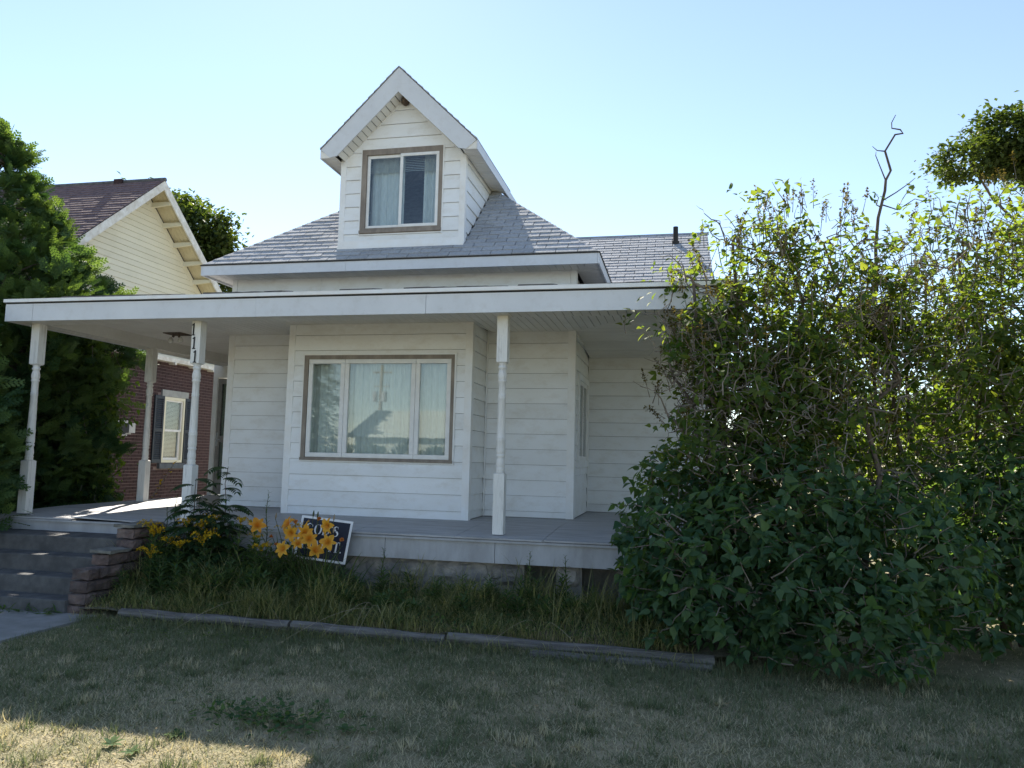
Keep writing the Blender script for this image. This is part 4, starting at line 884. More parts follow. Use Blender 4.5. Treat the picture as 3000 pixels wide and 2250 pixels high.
cedar((-4.85,1.2,G), [(-.85,1.25),(0,1.35),(1,1.35),(2,1.45),(2.9,1.45),(3.4,1.25),(4.0,.9),(4.6,.58),(5.3,.28),(6.1,.04)], 11500, 'tall feathery cedar beside the left end of the porch', 31, off=lambda z: (.18*max(0,z-2.4) if z < 3.4 else .18-.25*(z-3.4), .15*max(0,z-2)))
cedar((-3.45,-.55,G), [(-.85,.75),(0,.85),(.7,.8),(1.3,.55),(2.0,.3),(2.5,.08)], 3000, 'small dark cedar crowding the foot of the left corner post', 32, trunk_h=2.2)
cedar((-4.62,2.15,G), [(-.85,.95),(0,1.05),(1,1.08),(2,1.1),(2.7,1.28),(3.3,1.0),(3.9,.5),(4.3,.08)], 7200, 'rounded cedar between the porch and the brick house', 33, trunk_h=3)  # crown shaped wider near its top to block sun flecks on the steps
def vine():
    g = np.random.default_rng(5); T = thing('vine', (-3.45,2.35,G), 'sunlit climbing vine hanging over the right side of the rounded cedar', 'vine')
    P, D = [], []
    paths = []
    for i in range(44):
        x, y = -3.55+g.uniform(-.2,.18), 2.25+g.uniform(-.45,.45); z0 = g.uniform(.2,2.6); p = wiggle((x-.2,y,z0), (x+g.uniform(-.05,.12),y+g.uniform(-.1,.2),z0-g.uniform(.3,1.0)), 7, .05, g); p[:,2] = np.maximum(p[:,2], G+.1); paths.append(p)
        for q in p:
            for _ in range(9): P.append(q+g.standard_normal(3)*np.array([.07,.09,.07])); D.append(np.array([.5,-.3,-.7])+.6*g.standard_normal(3))
    P, D = np.array(P), np.array(D); ok = ~((P[:,0] > -2.97) & (P[:,2] < .02)); P, D = P[ok], D[ok]
    V, F = scatter(LEAF, LEAF_F, P, frames(D, g.uniform(-1,1,len(P))), g.uniform(.06,.11,len(P)))
    tri_mesh('foliage', V, F, 'vine_leaf', T, np.repeat(g.random(len(P)), len(LEAF)), True, 'stuff'); multi_tube(paths, [.005]*len(paths), 4).build('stems', 'twig', T, kind='stuff')
vine()
t = thing('dead_stalk', (-3.3,3.32,G), 'leaning dry brown stalk with a few yellow leaves behind the porch', 'plant')
MB().tube([(-3.3,3.0,G),(-3.3,3.32,-.02),(-3.29,3.6,.28),(-3.3,3.89,.60)], [.012,.01,.009,.005], 6).build('stem', 'dry_stem' if 'dry_stem' in MATS else 'twig', t)
lp = np.array([(-3.3,3.36+.055*i,.02+.062*i) for i in range(10)])+rng.standard_normal((10,3))*.015
V, F = scatter(LEAF, LEAF_F, lp, frames(rdir(10)+np.array([.4,-.3,-.2])), rng.uniform(.05,.10,10)); tri_mesh('leaves', V, F, 'gold', t, np.repeat(rng.random(10), len(LEAF)), True)

# ------------------------------------------------------------------ trees beyond
def broadleaf(loc, lobes, n, label, seed, ls=(.13,.24), trunk_r=.25):
    g = np.random.default_rng(seed); T = thing('broadleaf_tree', loc, label, 'tree', 'trees behind the houses')
    tot = sum(r[0]*r[1]*r[2] for c, r in lobes); P, D = [], []
    for c, r in lobes:
        nc = max(12, int(n/70*r[0]*r[1]*r[2]/tot)); C, Dc = ell_shell(nc, c, r, .6, g)
        for q, dd in zip(C, Dc):
            m_ = 70; P.append(q+g.standard_normal((m_,3))*np.array([.34,.34,.2])*min(1, .4+r[0]*.3)); D.append(np.tile(dd*.6, (m_,1))+g.standard_normal((m_,3))*.7+np.array([0,0,-.15]))
    P, D = np.concatenate(P), np.concatenate(D); lf = scatter(DIA, DIA_F, P, frames(D), g.uniform(*ls, len(P)))
    tri_mesh('crown', lf[0], lf[1], 'far_leaf', T, np.repeat(np.clip(g.normal(.45,.25,len(P)), 0, 1), len(DIA)), False, 'stuff')
    c0 = np.mean([c for c, r in lobes], 0); MB().tube([loc, ((loc[0]+c0[0])/2,(loc[1]+c0[1])/2,(loc[2]+c0[2])/2), tuple(c0)], [trunk_r,trunk_r*.8,trunk_r*.25], 9).build('trunk', 'bark', T, smooth=True)
    for c, r in lobes: MB().tube(wiggle((loc[0]*.6+c0[0]*.4,loc[1]*.6+c0[1]*.4,loc[2]*.5+c0[2]*.5), c, 6, .15, g), np.linspace(trunk_r*.4,.03,6).tolist(), 6).build('limb', 'bark', T, smooth=True)
broadleaf((21.5,23,G), [((17.6,22,12.9),(1.7,1.7,.9)),((16.0,22,12.1),(1.3,1.3,.55)),((19.8,22.5,12.5),(2.0,2,1.4)),((18.3,22,12.1),(1.5,1.4,.6)),((19.6,22,11.0),(1.2,1.2,.9)),((21.5,23,11.5),(1.8,1.6,1.8)),((18.9,22,9.7),(1.0,1.0,1.0)),((18.6,22,8.4),(1.2,1.1,.9))], 38000, 'tall maple rising behind the lilacs at the upper right', 41)
broadleaf((-11.6,16,G), [((-13.2,16,9.5),(1.3,1.4,1.0)),((-12.0,16,8.6),(1.5,1.6,1.2)),((-11.1,16,7.5),(1.0,1.3,1.3)),((-12.8,16.3,7.2),(1.8,1.8,1.5))], 24000, 'round dark tree behind the brick house gable', 42)
broadleaf((9.0,15,G), [((8.4,15,2.2),(2.4,1.6,1.7)),((11.2,15.5,2.6),(2.2,1.6,2.0)),((13.8,15,2.4),(2.0,1.6,1.9)),((16.4,15,2.8),(2.0,1.6,2.2))], 9000, 'low leafy backyard tree glimpsed through the lilacs', 43, trunk_r=.15)
for k, (x, y, h, lab) in enumerate([(7.9,4.6,3.0,'leafy backyard shrub glimpsed behind the lilac next to the house'),(10.4,4.2,3.4,'leafy backyard shrub glimpsed behind the taller open lilac'),(13.0,5.0,3.4,'leafy backyard shrub at the far right behind the lilacs')]):
    broadleaf((x,y,G), [((x-.6,y,G+h*.45),(1.2,.9,h*.45)),((x+.7,y+.2,G+h*.5),(1.2,.9,h*.5))], 7000, lab, 60+k, (.07,.13), .06)
# ------------------------------------------------------------------ across the street (seen mirrored in the front window)
t = thing('green_house', (-13,-46,G), 'pale house with hip roof across the street, mirrored in the front window', 'house')
part('wall', 'far_siding', t, (-18.2,-7.8,-50,-43,G,2.1)); MB().add([(-18.8,-42.5,2.1),(-7.2,-42.5,2.1),(-7.2,-50.5,2.1),(-18.8,-50.5,2.1),(-17.6,-45.5,4.25),(-9,-45.5,4.25)], [(0,1,5,4),(1,2,5),(2,3,4,5),(3,0,4),(3,2,1,0)]).build('roof', 'far_siding', t)
t = thing('utility_pole', (-19.9,-52,G), 'wooden utility pole with crossarms and transformers mirrored in the front window', 'pole')
MB().tube([(-19.95,-52,G),(-19.9,-52,8.6)], [.19,.13], 10).build('shaft', 'pole', t); part('crossarm', 'pole', t, (-20.8,-19.0,-52.12,-52.02,7.9,8.04)); part('crossarm', 'pole', t, (-20.7,-19.2,-52.12,-52.02,6.7,6.82))
for x in (-20.35,-19.5): MB().tube([(x,-51.7,5.4),(x,-51.7,6.25)], .24, 12).build('transformer', 'metal', t)
g_ = np.random.default_rng(3); t = thing('spruce_tree', (-20.6,-40,G), 'tall dark spruce mirrored at the left of the front window', 'tree')
P = []; D = []
for i in range(2000):
    z = g_.random()**1.3*13; r = (1-z/13.2)*3.6*(.75+.25*math.sin(z*5)); a = g_.uniform(0,6.28); q = r*g_.random()**.5; P.append((-20.6+math.cos(a)*q,-40+math.sin(a)*q,G+.4+z)); D.append((math.cos(a),math.sin(a),-.25))
P, D = np.array(P), np.array(D)+.2*g_.standard_normal((2000,3)); V, F = scatter(FR, FRF, P, frames(D), g_.uniform(.7,1.3,2000)); tri_mesh('crown', V, F, 'spruce', t, np.repeat(g_.random(2000), len(FR)), False, 'stuff')
MB().tube([(-20.6,-40,G),(-20.6,-40,11)], [.25,.05], 8).build('trunk', 'bark', t)
P, D = [], []
for i in range(7): 
    p_, d_ = ell_shell(900, (-19+2.2*i,-38,G+.9), (1.4,1.0,1.3+.2*(i%2)), .6, g_); P.append(p_); D.append(d_)
P, D = np.concatenate(P), np.concatenate(D); ok = P[:,2] > G; V, F = scatter(LEAF, LEAF_F, P[ok], frames(D[ok]), g_.uniform(.2,.35,ok.sum()))
tag(tri_mesh('hedge', V, F, 'far_leaf', None, np.repeat(g_.random(ok.sum()), len(LEAF)), True, 'stuff'), 'leafy hedge across the street mirrored low in the front window', 'hedge')
# ------------------------------------------------------------------ small plants in the bed
ORD = ['first','second','third','fourth','fifth','sixth','seventh','eighth','ninth','tenth','eleventh','twelfth','thirteenth','fourteenth','fifteenth']
BZ = lambda x, y: G+.07+.09*min(1, max(0, (y+1.44)))
def goldenrod(x, y, zt, label, seed, big=1.0):
    g = np.random.default_rng(seed); zb = BZ(x, y)-.02; bx_, by_ = x+g.uniform(-.06,.06), y+g.uniform(-.05,.1)
    T = thing('goldenrod', (bx_,by_,zb), label, 'flower', 'goldenrods in the garden bed')
    st_ = wiggle((bx_,by_,zb), (x,y,zt), 6, .012, g); MB().tube(st_, [.006,.0055,.005,.0045,.004,.003], 5).build('stem', 'weed_stem', T)
    n = 46; t_ = np.linspace(.1,.98,n); P = np.stack([np.interp(t_, np.linspace(0,1,6), st_[:,k]) for k in range(3)], 1); a = np.arange(n)*2.4
    D = np.stack([np.cos(a), np.sin(a), .55+.3*g.standard_normal(n)], 1); V, F = scatter(LANCE*np.array([1.25,1,1]), LANCE_F, P, frames(D), .17*(1.1-.5*t_)*g.uniform(.8,1.2,n))
    tri_mesh('leaves', V, F, 'weed', T, np.repeat(g.random(n), len(LANCE)), True, 'stuff')
    SP, SD = [], []
    for j in range(int(8*big)):
        a = g.uniform(0,6.28); L = g.uniform(.07,.13)*big; t_ = np.linspace(0,1,22)
        arc = np.stack([np.cos(a)*L*t_, np.sin(a)*L*t_, L*.55*np.sin(t_*2.4)], 1)+np.array([x,y,zt-.03*j/6]); SP.append(arc+g.standard_normal(arc.shape)*.006); SD.append(g.standard_normal(arc.shape)*.6+np.array([0,0,.8]))
    SP, SD = np.concatenate(SP), np.concatenate(SD); V, F = scatter(np.array([(0,0,0),(-.4,.5,.1),(0,1,0),(.4,.5,.1)]), np.array([(0,3,2),(0,2,1)]), SP, frames(SD), g.uniform(.015,.026,len(SP)))
    tri_mesh('flower_head', V, F, 'gold', T, np.repeat(g.random(len(SP)), 4))
mat('weed_stem', (.07,.085,.03), .7)
GR = [(-.30,-.62,-.05,1.3),(-.18,-.70,-.10,1),(-.10,-.72,-.07,.9),(.03,-.72,-.17,.9),(.17,-.62,.02,1.1),(.22,-.80,-.20,1),(-.02,-.95,-.29,1.2),(.36,-.62,.0,1.2),(.44,-.55,.05,1.1),(.47,-.75,-.14,1.7),(.86,-.66,.07,.8),(.98,-.60,.03,1.1),(1.18,-.75,-.19,1.1),(1.40,-.55,-.02,1.7),(1.08,-.70,-.10,.7)]
GR.sort()
for i, q in enumerate(GR): goldenrod(q[0], q[1], q[2], 'yellow goldenrod plume, %s of fifteen counting away from the block wall' % ORD[i], 50+i, q[3])
def weed(x, y, zt, label, seed):      # tall stem without bloom
    g = np.random.default_rng(seed); zb = BZ(x, y)-.02; T = thing('weed', (x,y,zb), label, 'weed', 'tall weeds in the garden bed')
    st_ = wiggle((x,y,zb), (x+g.uniform(-.03,.03),y,zt), 6, .014, g); MB().tube(st_, [.005]*5+[.002], 5).build('stem', 'weed_stem', T)
    n = 52; t_ = np.linspace(.05,1,n); P = np.stack([np.interp(t_, np.linspace(0,1,6), st_[:,k]) for k in range(3)], 1); a = np.arange(n)*2.4
    D = np.stack([np.cos(a), np.sin(a), .7+.3*g.standard_normal(n)], 1); V, F = scatter(LANCE, LANCE_F, P, frames(D), .12*(1.15-.85*t_)*g.uniform(.8,1.2,n)); tri_mesh('leaves', V, F, 'weed', T, np.repeat(g.random(n), len(LANCE)), True, 'stuff')
for i, q in enumerate([(1.08,-.5,.40,'slender budding weed standing alone left of the daylilies, tallest of its row'),(-.22,-.45,.22,'bushy weed rising above the top capstone'),(-.12,-.45,.33,'thin budding weed just left of the leafy sapling'),(2.45,-.42,-.17,'short leafy weed in front of the porch skirt right of the sign'),(4.05,-.45,-.12,'leafy weed in front of the dark gap in the foundation'),(4.45,-.42,-.15,'lone weed beside the lilac in front of the porch skirt'),(3.2,-.75,-.38,'feathery weed in the middle of the bed below the right post'),(.62,-.5,.06,'narrow weed stem behind the goldenrods'),(.7,-.9,-.22,'leafy unbloomed weed among the goldenrods'),(.1,-.9,-.3,'low leafy weed at the foot of the goldenrods by the blocks'),(1.6,-1.0,-.42,'low leafy weed below the daylilies')]): weed(*q, 80+i)
# leafy stems that have not bloomed, too many to count
def leaf_mass():
    g = np.random.default_rng(77); PP, DD, SS, st = [], [], [], []
    for i in range(175):
        left = i < 110; x, y = (g.uniform(-.30,1.55) if left else g.uniform(1.5,5.0)), g.uniform(-1.05,-.32); zb = BZ(x, y)-.02; h = (g.uniform(.30,.66) if left else g.uniform(.12,.40))*(1 if y > -.8 else .7); e = (x+g.normal(0,.05), y+g.normal(0,.04), zb+h); q = wiggle((x,y,zb), e, 5, .012, g); st.append(q)
        n = 34; t_ = np.linspace(.12,1,n); PP.append(np.stack([np.interp(t_, np.linspace(0,1,5), q[:,k]) for k in range(3)], 1)); a = np.arange(n)*2.4+i
        DD.append(np.stack([np.cos(a), np.sin(a), .5+.3*g.standard_normal(n)], 1)); SS.append(.16*(1.1-.6*t_)*g.uniform(.8,1.2,n))
    P, D, S = map(np.concatenate, (PP, DD, SS)); V, F = scatter(LANCE*np.array([1.3,1,1]), LANCE_F, P, frames(D), S)
    o = tri_mesh('leafy_stems', V, F, 'weed', None, np.repeat(g.random(len(P)), len(LANCE)), True, 'stuff'); tag(o, 'mass of narrow leaved green stems under the goldenrod blooms', 'weeds')
    multi_tube(st, [.004]*len(st), 4).build('stems', 'weed_stem', o, kind='stuff')
leaf_mass()
# daylilies
t = thing('daylily_clump', (1.6,-.55,BZ(1.6,-.55)), 'clump of orange yellow daylilies blooming in front of the sign', 'flower')
def lily(c, face, s, seed, m='lily', opening=1.0, name='flower'):
    g = np.random.default_rng(seed); g0 = g.normal(0,.16); c = np.array(c); f = np.array(face, float)+g.normal(0,.28,3); f /= np.linalg.norm(f); x = np.cross(f, [0,0,1.]); x /= np.linalg.norm(x); y = np.cross(x, f); V, F, rv = [], [], []
    for k in range(6):
        a = k*math.pi/3+seed*1.3; w_ = (.42 if k%2 else .27); rd = x*math.cos(a)+y*math.sin(a); tn = np.cross(f, rd); k0 = len(V); prof = [(0,-.42,.10),(.25*opening,-.15,.55),(.60*opening,.06,.95),(.92*opening,.03,.66),(1.18*opening,-.14,.06)]
        for r, h, ww in prof:
            for sgn in (-1,0,1): V.append(c+s*(rd*r+f*(h-(.05 if sgn == 0 else 0)+g.uniform(-.03,.03))+tn*sgn*ww*w_)); rv.append(min(1, max(0, ((.85 if sgn else .5) if r > .4*opening else .1)+g0)))
        for i in range(4):
            for j in range(2): q = k0+i*3+j; F.append((q,q+1,q+4)); F.append((q,q+4,q+3))
    tri_mesh(name, V, F, m, t, rv, True)
    return c-f*s*.42
FLW = [((1.15,-.80,.06),(.3,-.8,.15)),((1.45,-.72,.08),(.1,-1,.3)),((1.70,-.78,.0),(.15,-1,.45)),((1.92,-.74,.075),(.1,-1,.35)),((1.95,-.76,-.09),(.2,-1,.4)),((1.84,-.80,-.17),(.1,-1,.35)),((1.45,-.80,-.18),(-.2,-1,.3)),((1.62,-.78,-.11),(.6,-.7,.1)),((1.66,-.70,.06),(-.4,-.8,.5)),((1.52,-.76,-.02),(-.3,-.9,.3)),((1.76,-.80,-.06),(.3,-.9,.2))]
stems = []
for i, (c, f) in enumerate(FLW): b = lily(c, f, .082 if i not in (7,8) else .068, 100+i); stems.append(b)
for i, (c, f) in enumerate([((2.10,-.74,-.06),(.5,-.6,-.5)),((1.79,-.66,.14),(.3,-.5,-.6)),((1.36,-.76,-.14),(.1,-.3,-1)),((1.26,-.70,-.07),(0,-.3,-1)),((1.53,-.68,.10),(.5,-.5,-.2))]): stems.append(lily(c, f, .06, 130+i, 'lily_old', .32, 'withered_flower'))
for i, c in enumerate([(1.29,-.68,.12),(1.72,-.66,.16),(1.77,-.66,.15),(1.97,-.68,.13),(1.98,-.70,-.0)]):
    MB().tube([c, (c[0]+.004,c[1],c[2]+.03), (c[0]+.01,c[1]-.005,c[2]+.065)], [.006,.011,.004], 7).build('bud', 'weed_stem' if i in (1,2) else 'ply', t, smooth=True); stems.append(np.array(c))
for i, b in enumerate(stems): MB().tube(wiggle((1.6+(b[0]-1.6)*.45,-.50,BZ(1.6,-.5)), b, 5, .008), [.006,.005,.0045,.004,.003], 5).build('stem', 'weed_stem', t)
def ribbons(n, base, length, g, spread=.5, width=.008, droop=1.2, segs=5):
    """curved grass or strap leaves: returns V,F,count per leaf"""
    a = g.uniform(0, 2*math.pi, n); L = length*g.uniform(.6,1.2,n); th0 = g.uniform(.02,spread,n); V = np.zeros((n,2*segs+1,3)); p = base.copy(); th = th0.copy()
    side = np.stack([-np.sin(a), np.cos(a), np.zeros(n)], 1); wd = width*g.uniform(.6,1.3,n); dp = droop*g.uniform(.3,1.6,n)
    for k in range(segs):
        w_ = (wd*(1-.75*(k/segs)**1.5))[:,None]; V[:,2*k] = p-side*w_; V[:,2*k+1] = p+side*w_
        p = p+np.stack([np.cos(a)*np.sin(th), np.sin(a)*np.sin(th), np.cos(th)], 1)*(L/segs)[:,None]; th = th+dp/segs
    V[:,2*segs] = p
    T_ = []
    for k in range(segs-1): T_ += [(2*k,2*k+1,2*k+3),(2*k,2*k+3,2*k+2)]
    T_ += [(2*segs-2,2*segs-1,2*segs)]
    F = np.array(T_)[None]+(np.arange(n)*(2*segs+1))[:,None,None]
    return V.reshape(-1,3), F.reshape(-1,3), 2*segs+1
g = np.random.default_rng(9); n = 420; B = np.stack([1.62+.30*g.standard_normal(n), -.52+.16*g.standard_normal(n), np.full(n, BZ(0,-.5)-.02)], 1)
V, F, k = ribbons(n, B, .62, g, .5, .009, 1.9, 6); tri_mesh('leaves', V, F, 'weed', t, np.repeat(g.random(n), k), True, 'stuff')
# leafy sapling with feather leaves beside the numbered post
def sapling(x, y, zt, seed, nl, T):
    g = np.random.default_rng(seed); zb = BZ(x, y)-.02; st_ = wiggle((x,y,zb), (x+g.uniform(-.06,.06),y+g.uniform(-.03,.03),zt), 8, .012, g); MB().tube(st_, np.linspace(.009,.003,8).tolist(), 6).build('stem', 'bark', T, smooth=True)
    for i in range(nl):
        f_ = .30+.70*(i+.5)/nl; q = np.array([np.interp(f_, np.linspace(0,1,8), st_[:,k]) for k in range(3)]); a = i*2.4+g.uniform(-.4,.4); L = (.40-.16*f_)*g.uniform(.8,1.15); m_ = 9
        t_ = np.linspace(0,1,m_+1); ax = q+np.stack([np.cos(a)*L*t_*.9, np.sin(a)*L*t_*.9, L*(.55*t_-.62*t_*t_)], 1); d = np.gradient(ax, axis=0); P, D = [], []
        for k in range(1, m_+1):
            x_ = np.cross(d[k], [0,0,1.]); x_ /= np.linalg.norm(x_)
            for s in (-1, 1): P.append(ax[k]); D.append(s*x_+d[k]/np.linalg.norm(d[k])*.55+np.array([0,0,-.25]))
        P.append(ax[-1]); D.append(d[-1]); P, D = np.array(P), np.array(D); S = L*.42*np.concatenate([np.repeat(1-.35*np.abs(np.linspace(-.6,1,m_)), 2), [.8]])
        Lf = LANCE*np.array([2.2,1,1]); V, F = scatter(Lf, LANCE_F, P, frames(D), S); tri_mesh('leaf', V, F, 'sumac', T, np.repeat(g.random(len(P)), len(Lf)), True)
T = thing('feather_leaf_sapling', (.28,-.42,BZ(0,-.42)), 'dark green sapling with feathery compound leaves hiding the foot of the numbered post', 'sapling')
for k, q in enumerate([(.08,-.40,.52,14),(.46,-.40,.66,16),(.28,-.46,.34,16),(.16,-.5,.22,13),(.40,-.5,.24,14),(.58,-.44,.18,12),(.02,-.46,.16,10)]): sapling(*q[:3], 140+k, q[3], T)
# sign leaning on the porch skirt
S_ = thing('yard_sign', (1.72,-.36,-.34), 'dark yard sign with white border and stencil letters leaning behind the daylilies', 'sign')
tilt = rad(-4.5); lean = rad(12)
def sg(u, v, d=0):     # u right, v up from the sign's middle, d towards the viewer
    x, z = u*math.cos(tilt)-v*math.sin(tilt), u*math.sin(tilt)+v*math.cos(tilt)
    return (1.70+x, -.345+z*math.sin(lean)-d*math.cos(lean), -.115+z*math.cos(lean)+d*math.sin(lean))
def flat(poly, d0, d1, name, m): MB().add([sg(a,b,d1) for a, b in poly]+[sg(a,b,d0) for a, b in poly], [tuple(range(len(poly))), tuple(range(2*len(poly)-1, len(poly)-1, -1))]+[(i, len(poly)+i, len(poly)+(i+1)%len(poly), (i+1)%len(poly)) for i in range(len(poly))]).build(name, m, S_)
R4 = lambda a, b, c, d: [(a,b),(c,b),(c,d),(a,d)]
flat(R4(-.315,-.235,.315,.235), -.006, 0, 'panel', 'sign_navy')
for q in ((-.315,.21,.315,.235),(-.315,-.235,.315,-.21),(-.315,-.21,-.287,.21),(.287,-.21,.315,.21)): flat(R4(*q), .0005, .004, 'border', 'white')
def stroke(pts, ws):   # calligraphic stroke: list of points with widths
    L, Rr = [], []
    for i, (p, w_) in enumerate(zip(pts, ws)):
        a, b = pts[max(0,i-1)], pts[min(len(pts)-1,i+1)]; dx, dy = b[0]-a[0], b[1]-a[1]; l_ = math.hypot(dx,dy) or 1; nx, ny = -dy/l_*w_/2, dx/l_*w_/2; L.append((p[0]+nx,p[1]+ny)); Rr.append((p[0]-nx,p[1]-ny))
    return L, Rr
def put_stroke(ox, oy, h, pts, ws):
    L, Rr = stroke([(ox+a*h, oy+b*h) for a, b in pts], [q*h for q in ws]); mb = MB()
    for i in range(len(L)-1): mb.add([sg(*Rr[i],.005), sg(*Rr[i+1],.005), sg(*L[i+1],.005), sg(*L[i],.005)], [(0,1,2,3)])
    mb.build('lettering', 'white', S_)
def arc(cx, cy, rx, ry, a0, a1, n=14): return [(cx+rx*math.cos(rad(a0+(a1-a0)*i/n)), cy+ry*math.sin(rad(a0+(a1-a0)*i/n))) for i in range(n+1)]
def wv(n, thick=.17, thin=.03, ph=0): return [thin+(thick-thin)*abs(math.sin(math.pi*(i/n)))**.8 for i in range(n+1)]
def letter(ch, ox, oy, h):
    if ch in 'GO':
        a = (70, 290) if ch == 'G' else (97, 263)
        put_stroke(ox, oy, h, arc(.36,.5,.30,.46,*a), wv(14))
        if ch == 'O': put_stroke(ox, oy, h, arc(.40,.5,.30,.46,83,-83), wv(14))
        else: put_stroke(ox, oy, h, [(.66,.06),(.66,.44)], [.13,.13]); put_stroke(ox, oy, h, [(.50,.44),(.80,.44)], [.04,.04]); put_stroke(ox, oy, h, [(.48,.93),(.64,.84),(.69,.66)], [.03,.09,.02])
    if ch == 'D': put_stroke(ox, oy, h, [(.14,.02),(.14,.98)], [.15,.15]); put_stroke(ox, oy, h, arc(.34,.5,.34,.47,88,-88), wv(14)); put_stroke(ox, oy, h, [(.02,.97),(.30,.97)], [.04,.04]); put_stroke(ox, oy, h, [(.02,.03),(.30,.03)], [.04,.04])
    if ch == 'S': put_stroke(ox, oy, h, arc(.32,.73,.20,.22,40,200,9)+[(.30,.56)], [.02,.03,.05,.07,.09,.11,.13,.14,.15,.16,.17]); put_stroke(ox, oy, h, [(.36,.50)]+arc(.30,.26,.24,.23,40,-140,10), [.17,.17,.16,.15,.13,.11,.09,.07,.05,.03,.03,.02]); put_stroke(ox, oy, h, [(.50,.98),(.52,.72)], [.03,.01]); put_stroke(ox, oy, h, [(.08,.28),(.06,.02)], [.01,.04])
    if ch == 'T': put_stroke(ox, oy, h, [(.36,.02),(.36,.90)], [.16,.16]); put_stroke(ox, oy, h, [(.02,.96),(.31,.96)], [.06,.06]); put_stroke(ox, oy, h, [(.41,.96),(.70,.96)], [.06,.06]); put_stroke(ox, oy, h, [(.05,.98),(.03,.70)], [.1,.01]); put_stroke(ox, oy, h, [(.67,.98),(.69,.70)], [.1,.01]); put_stroke(ox, oy, h, [(.20,.03),(.52,.03)], [.04,.04])
    if ch == 'I': put_stroke(ox, oy, h, [(.16,.02),(.16,.98)], [.16,.16]); put_stroke(ox, oy, h, [(.02,.97),(.30,.97)], [.04,.04]); put_stroke(ox, oy, h, [(.02,.03),(.30,.03)], [.04,.04])
    if ch == "'": put_stroke(ox, oy, h, [(.12,.98),(.13,.85),(.05,.66)], [.13,.12,.01])
    if ch == '.': put_stroke(ox, oy, h, [(.02,.07),(.08,.07),(.14,.07)], [.07,.15,.07])
for line, oy, hh, x0 in (("GOD'S", .045, .115, -.235), ("GOT IT.", -.125, .115, -.245)):
    x = x0
    for ch in line: letter(ch, x, oy, hh); x += hh*{'G':.92,'O':.84,'D':.84,"'":.26,'S':.7,'T':.80,'I':.40,'.':.3,' ':.3}[ch]
# ------------------------------------------------------------------ grasses
def patch(x, y): return .5+.5*np.sin(x*1.9+.7*np.sin(y*2.3)+.4)*np.sin(y*1.7+.9*np.sin(x*1.3)+1.1)
def lawn_grass():
    g = np.random.default_rng(12); Ps = []
    for (x0, x1, y0, y1, dens) in ((-3.2,10.5,-6.3,-1.5,5200),(6.0,13,-1.5,5,700),(-2.9,-.3,-6.3,-1.5,0)):
        n = int((x1-x0)*(y1-y0)*dens); P = np.stack([g.uniform(x0,x1,n), g.uniform(y0,y1,n)], 1); Ps.append(P)
    P = np.concatenate(Ps); edge = -.23+.05*np.sin(P[:,1]*9)+.03*np.sin(P[:,1]*23)
    P = P[~((P[:,0] < edge) & (P[:,0] > -2.9))]; n = len(P)
    pt = patch(P[:,0], P[:,1]); green = np.clip(.12+.5*pt*(.55+.9*patch(P[:,0]*4.1, P[:,1]*4.7))+.35*np.exp(-((P[:,1]+1.7)/.7)**2)+.3*np.exp(-((P[:,0]-.6)/1.2)**2)*(P[:,1] > -3.2)-.45*(P[:,1] < -4.0)-.28*np.exp(-((P[:,0]-4.2)/1.6)**2-((P[:,1]+3.2)/.7)**2), .06, .95)
    isg = g.random(n) < green
    L = np.where(isg, g.uniform(.03,.075,n), g.uniform(.025,.06,n))*(1+1.1*np.exp(-((P[:,1]+1.58)/.14)**2)+.5*(g.random(n) < .04)); a = g.uniform(0,6.28,n); th = np.where(isg, g.uniform(.3,1.25,n), g.uniform(.8,1.5,n))
    base = np.stack([P[:,0], P[:,1], G-.012+.012*np.sin(P[:,0]*1.7+.5)*np.sin(P[:,1]*2.1)-.003], 1)
    d = np.stack([np.cos(a)*np.sin(th), np.sin(a)*np.sin(th), np.cos(th)], 1); s = np.stack([-np.sin(a), np.cos(a), np.zeros(n)], 1)*g.uniform(.0022,.0045,n)[:,None]
    V = np.stack([base-s, base+s, base+d*L[:,None]], 1).reshape(-1,3); F = np.arange(3*n).reshape(-1,3)
    rv = np.where(isg, g.uniform(0,.30,n), g.uniform(.45,1,n))
    m_ = 620; cx, cy = g.uniform(-.1,10,m_), g.uniform(-6,-1.75,m_); k_ = 34; tx = np.repeat(cx, k_)+g.normal(0,.035,m_*k_); ty = np.repeat(cy, k_)+g.normal(0,.035,m_*k_); q = m_*k_
    a2 = g.uniform(0,6.28,q); t2 = g.uniform(.2,1.2,q); L2 = g.uniform(.04,.10,q); b2 = np.stack([tx,ty,np.full(q,G-.014)], 1); d2 = np.stack([np.cos(a2)*np.sin(t2), np.sin(a2)*np.sin(t2), np.cos(t2)], 1); s2 = np.stack([-np.sin(a2), np.cos(a2), np.zeros(q)], 1)*.0038
    V = np.concatenate([V, np.stack([b2-s2, b2+s2, b2+d2*L2[:,None]], 1).reshape(-1,3)]); F = np.arange(len(V)).reshape(-1,3); rv = np.concatenate([rv, np.repeat(np.where(g.random(m_) < .75, g.uniform(0,.2,m_), .8), k_)])
    tag(tri_mesh('lawn_grass', V, F, 'grass', None, np.repeat(rv, 3), False, 'stuff'), 'short dry patchy grass of the mown lawn', 'grass')
lawn_grass()
